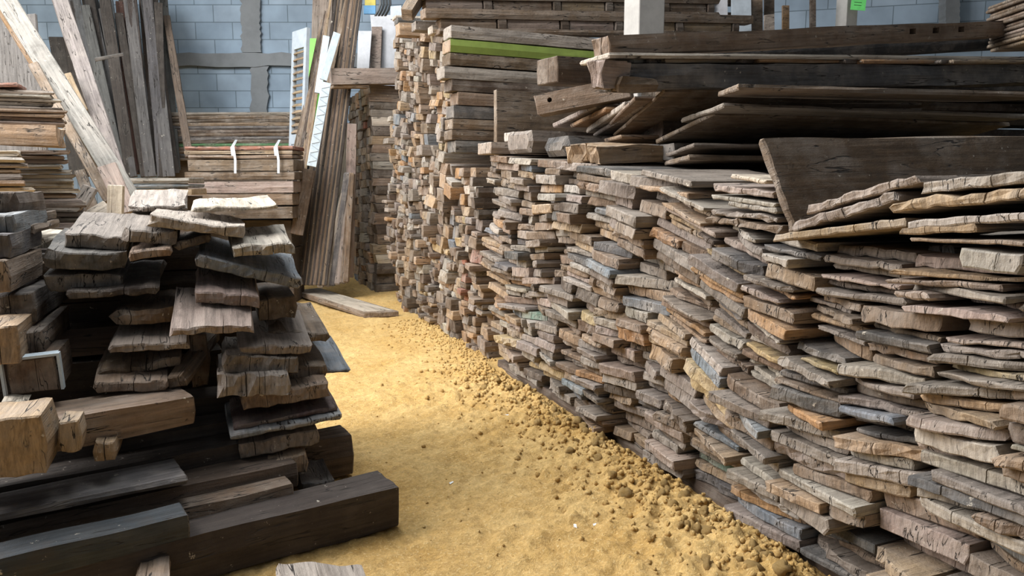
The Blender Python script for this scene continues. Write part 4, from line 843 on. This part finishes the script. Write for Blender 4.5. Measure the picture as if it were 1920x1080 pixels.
# clutter seen between the strips and the batten pile
for i, (q, lab, nm, cat, mat, col) in enumerate((
    ([(668, 150, 9.6), (690, 150, 9.6), (697, 58, 9.7), (672, 58, 9.7)], 'cloudy plastic sheet standing behind the squared pile, first one', 'plastic_sheet', 'sheet', M_PLASTIC, None),
    ([(692, 165, 9.7), (712, 165, 9.7), (716, 50, 9.8), (697, 50, 9.8)], 'grey board standing behind the squared pile between two plastic sheets', 'standing_board', 'board', M_LONG, 'pinkish grey'),
    ([(706, 165, 9.8), (748, 165, 9.8), (740, 28, 9.9), (694, 28, 9.9)], 'wide cloudy plastic sheet standing behind the batten pile', 'plastic_sheet', 'sheet', M_PLASTIC, None),
    ([(682, 26, 10.0), (704, 26, 10.0), (704, 10, 10.0), (682, 10, 10.0)], 'blue printed sheet hanging far behind the leaning strips', 'printed_sheet', 'sheet', M_BLUE, None),
    ([(684, 10, 10.0), (704, 10, 10.0), (704, -6, 10.0), (684, -6, 10.0)], 'yellow printed sheet above the blue one', 'printed_sheet', 'sheet', M_YELLOW, None),
    ([(732, 36, 7.1), (756, 36, 7.1), (752, 10, 7.1), (732, 12, 7.1)], 'pale grey board scrap behind the slanting rafter end', 'board_scrap', 'board', M_DOOR, None),
    ([(1252, 14, 7.6), (1280, 14, 7.6), (1288, -20, 7.6), (1250, -20, 7.6)], 'yellow printed sheet behind the concrete post', 'printed_sheet', 'sheet', M_YELLOW, None),
    ([(1380, 47, 7.4), (1416, 47, 7.4), (1408, -20, 7.5), (1372, -20, 7.5)], 'pale blue board leaning behind the rafters by the post', 'leaning_board', 'board', M_DOOR, None),
    ([(1332, 18, 7.5), (1368, 18, 7.5), (1364, -20, 7.5), (1338, -20, 7.5)], 'pale scrap panel behind the rafters', 'scrap_panel', 'panel', M_PLASTIC, None),
    ([(1290, 16, 7.55), (1312, 16, 7.55), (1318, -20, 7.6), (1298, -20, 7.6)], 'teal painted strip behind the rafters', 'painted_strip', 'strip', M_BLUE, None),
    ([(1436, 52, 7.3), (1458, 52, 7.3), (1452, 26, 7.3), (1434, 28, 7.3)], 'grey board end standing beside the dark boards behind the mortised beam', 'board_end', 'board', M_LONG, 'grey'),
    ([(1408, 40, 7.6), (1432, 40, 7.6), (1430, -20, 7.7), (1410, -20, 7.7)], 'brown standing board behind the rafters end', 'standing_board', 'board', M_LONG, 'brown'),
    ([(1432, 44, 7.7), (1452, 44, 7.7), (1452, -20, 7.8), (1434, -20, 7.8)], 'dark standing board next to the brown standing board', 'standing_board', 'board', M_LONG, 'dark brown'),
    ([(1468, 46, 8.0), (1480, 46, 8.0), (1480, 10, 8.0), (1468, 10, 8.0)], 'short brown stake against the block wall', 'stake', 'stake', M_LONG, 'honey-brown'),
    ([(1518, 44, 8.0), (1530, 44, 8.0), (1530, -20, 8.0), (1520, -20, 8.0)], 'dark vertical stake against the block wall', 'stake', 'stake', M_LONG, 'dark brown'))):
    if i > 6: q = [(x_, 340 + 1775 / d_, d_) if k_ < 2 else (x_, y_, d_) for k_, (x_, y_, d_) in enumerate(q)]
    flat_panel(nm, lab, cat, q, 0, 0.035, mat, col)
for i in range(4):
    pts = [PD(704 + i * 6 + 10 * math.sin(t * 1.3), 30 - t * 22, 9.2 + i * 0.05) for t in (0, 0.5, 1.0, 1.6, 2.2)]
    V, Fc = [], []
    for p_ in pts:
        for k in range(6): V.append(p_ + _R * 0.016 * math.cos(k * math.pi / 3) + _H * 0.016 * math.sin(k * math.pi / 3))
    for j in range(len(pts) - 1): Fc += [(j * 6 + k, j * 6 + (k + 1) % 6, j * 6 + 6 + (k + 1) % 6, j * 6 + 6 + k) for k in range(6)]
    Fc += [(5, 4, 3, 2, 1, 0), tuple(len(V) - 6 + k for k in range(6))]
    o = mesh_obj('bent_strip', V, Fc, [M_RENDER], None, None, True)
    tag(o, 'grey bent strip in the curved bunch behind the slanting rafter end', 'strip', 'curved grey strips')
def supports(x0, x1, y, D, W, n, where, seed):
    """Heavier timbers that carry a stack, from the ground up to pixel row y."""
    a = PD(x0, y, D); b = PD(x1, y, D); h = a.z / n
    for i in range(n):
        p = Vector((a.x, a.y, h * (i + 0.5))); q = Vector((b.x, b.y, h * (i + 0.5)))
        bar('support_timber', f'dark support timber, {ordn(i + 1)} from the ground under the {where}', 'timber', 'support timbers under the rear stacks', p, q, W, h * 0.985, 'dark brown', seed + i, cracks=0, n=4, stations=8, mats=[M_OLD, M_OLD])
supports(330, 570, 303, 9.75, 0.5, 4, 'stack against the block wall', 1400)
supports(366, 556, 411, 7.95, 0.4, 3, 'strapped stack', 1410)
supports(250, 366, 367, 7.15, 0.35, 3, 'flat stack', 1420)
supports(-120, 105, 472, 6.05, 0.3, 3, 'sloping rear stack', 1430)
supports(-200, 30, 472, 5.35, 0.2, 3, 'small rear stack', 1440)
supports(40, 190, 425, 5.05, 0.35, 4, 'scrap heap', 1450)
supports(1995, 2100, 92, 4.75, 0.3, 5, 'small stack beyond the mortised beam', 1460)
# small stack at the far side behind the mortised beam
for i in range(12):
    y = 84 - i * 7.5; rng = random.Random(1200 + i)
    bar('far_board', f'brown board end, {ordn(i + 1)} up in the small stack beyond the mortised beam', 'board', 'boards beyond the mortised beam', PD(1890 + rng.uniform(-6, 6) + (i % 3) * 2, y, 4.6), PD(2060, y - 2, 4.6), 0.4, 0.018, rng.choice(('brown', 'pinkish grey', 'tan', 'umber')), 1210 + i, cracks=0, n=5)

# ================================================================== FLOOR THINGS
def fallen():
    a = PZ(640, 556, 0.05); b = PZ(728, 588, 0.05); c0 = PZ(572, 545, 0.05)
    A = (PZ(722, 582, 0.05) + PZ(735, 588, 0.05)) / 2; A = PZ(716, 590, 0.045); B = PZ(575, 546, 0.045)
    o = bar('fallen_plank', 'brown plank with a painted pale sheen lying flat on the sand at the aisle end', 'plank', None, A, B, 0.30, 0.05, 'brown', 1300, cracks=0, stations=14, skew=0.35)
    t_ = plank('sheen_top', o.data.vertices[0].co.x * 0 + (B - A).length - 0.1, 0.25, 0.004, random.Random(5), 'bone', mats=[M_GLOSS, M_GLOSS], cracks=0, n=6, stations=12, rough=0.0005, skew=0.35)  # pale sheet added on top, its colour standing for the reflected sheen
    t_.parent = o; t_.location = (0.06, 0, 0.0495); t_['label'] = 'added pale glossy top for the sheen'
fallen()
def clod_mesh(r, rng):
    V, Fc = [], []; nu, nv = 9, 6; sd = rng.uniform(0, 99)
    V.append(Vector((0, 0, r))); 
    for j in range(1, nv):
        for i in range(nu):
            th = math.pi * j / nv; ph = 2 * math.pi * i / nu
            d = Vector((math.sin(th) * math.cos(ph), math.sin(th) * math.sin(ph), math.cos(th)))
            V.append(d * r * (1 + 0.6 * noise.noise(d * 1.5 + Vector((sd, 0, 0))) + 0.4 * noise.noise(d * 3.5 + Vector((0, sd, 0)))))
    V.append(Vector((0, 0, -r))); n_ = len(V) - 1
    for i in range(nu):
        Fc.append((0, 1 + i, 1 + (i + 1) % nu)); Fc.append((n_, 1 + (nv - 2) * nu + (i + 1) % nu, 1 + (nv - 2) * nu + i))
        for j in range(nv - 2):
            a = 1 + j * nu + i; b = 1 + j * nu + (i + 1) % nu; Fc.append((a, a + nu, b + nu, b))
    return V, Fc
rng = random.Random(55)
proto = []
for k in range(6):
    V, Fc = clod_mesh(1.0, rng); me = bpy.data.meshes.new('earth_clod'); me.from_pydata(V, [], Fc); me.materials.append(M_SAND)
    me.polygons.foreach_set('use_smooth', [True] * len(me.polygons)); proto.append(me)
for i in range(70):
    y = rng.uniform(1.55, 4.4) if i < 45 else rng.uniform(1.5, 2.6); x = 1.68 - abs(rng.gauss(0, 0.09)) - (0.0 if y > 2.6 else rng.uniform(0, 0.15)); r = rng.uniform(0.012, 0.026) * (1.2 if i % 9 == 0 else 1)
    o = bpy.data.objects.new('earth_clod', proto[i % 6]); COL.objects.link(o)
    o.location = (x, y, floor_h(x, y) + r * 0.15); o.scale = (r, r * rng.uniform(0.75, 1.1), r * rng.uniform(0.7, 0.95)); o.rotation_euler = (rng.uniform(0, 6), rng.uniform(0, 6), rng.uniform(0, 6))
    tag(o, 'ochre clod of earth lying along the foot of the wide pile', 'clod', 'earth clods along the foot of the wide pile')
V, Fc = [], []
for i in range(3600):
    y = rng.uniform(1.45, 6.5); side = rng.random()
    x = (1.72 - abs(rng.gauss(0, 0.19))) if side < 0.8 else rng.uniform(-0.3, 1.6)
    r = rng.uniform(0.004, 0.014) if side < 0.8 else rng.uniform(0.002, 0.0055)
    if y > 4.8 and side < 0.8: x += 0.1; r *= 0.8
    v, f = clod_mesh(r, rng) if r > 0.0048 else ([Vector(p) * r for p in ((1, 0, 0), (-1, 0, 0), (0, 1, 0), (0, -1, 0), (0, 0, 1), (0, 0, -1))], [(0, 2, 4), (2, 1, 4), (1, 3, 4), (3, 0, 4), (2, 0, 5), (1, 2, 5), (3, 1, 5), (0, 3, 5)])
    k = len(V); h = floor_h(x, y) + r * 0.1; V += [p + Vector((x, y, h)) for p in v]; Fc += [tuple(j + k for j in q) for q in f]
tag(mesh_obj('soil_crumbs', V, Fc, [M_SAND], None, None, True), 'small ochre soil crumbs strewn over the sandy floor', 'soil', None, 'stuff')
for i, (x, y, s, an, lab) in enumerate(((945, 792, 0.020, 10, 'white plastic scrap on the sand midway along the aisle'), (846, 909, 0.010, 40, 'tiny white flake on the sand beside the black-brown beam'), (1078, 1003, 0.012, 70, 'small white flake on the sand at the bottom, far one'), (1116, 994, 0.010, 20, 'small white flake on the sand at the bottom, by the clods'), (1420, 1067, 0.018, 60, 'pale wood chip on the sand at the foot of the wide pile'))):
    p = PZ(x, y, 0.01); o = mesh_obj('litter_scrap', [Vector(q) * s for q in ((-1.4, -.4, 0), (1.2, -.5, .15), (1.5, .3, .1), (-.8, .5, .3), (-1.4, -.4, .1), (1.2, -.5, .25), (1.5, .3, .2), (-.8, .5, .4))], BOXF, [M_SCRAP])
    o.location = (p.x, p.y, floor_h(p.x, p.y) + 0.002); o.rotation_euler = (0, 0, R(an)); tag(o, lab, 'litter')
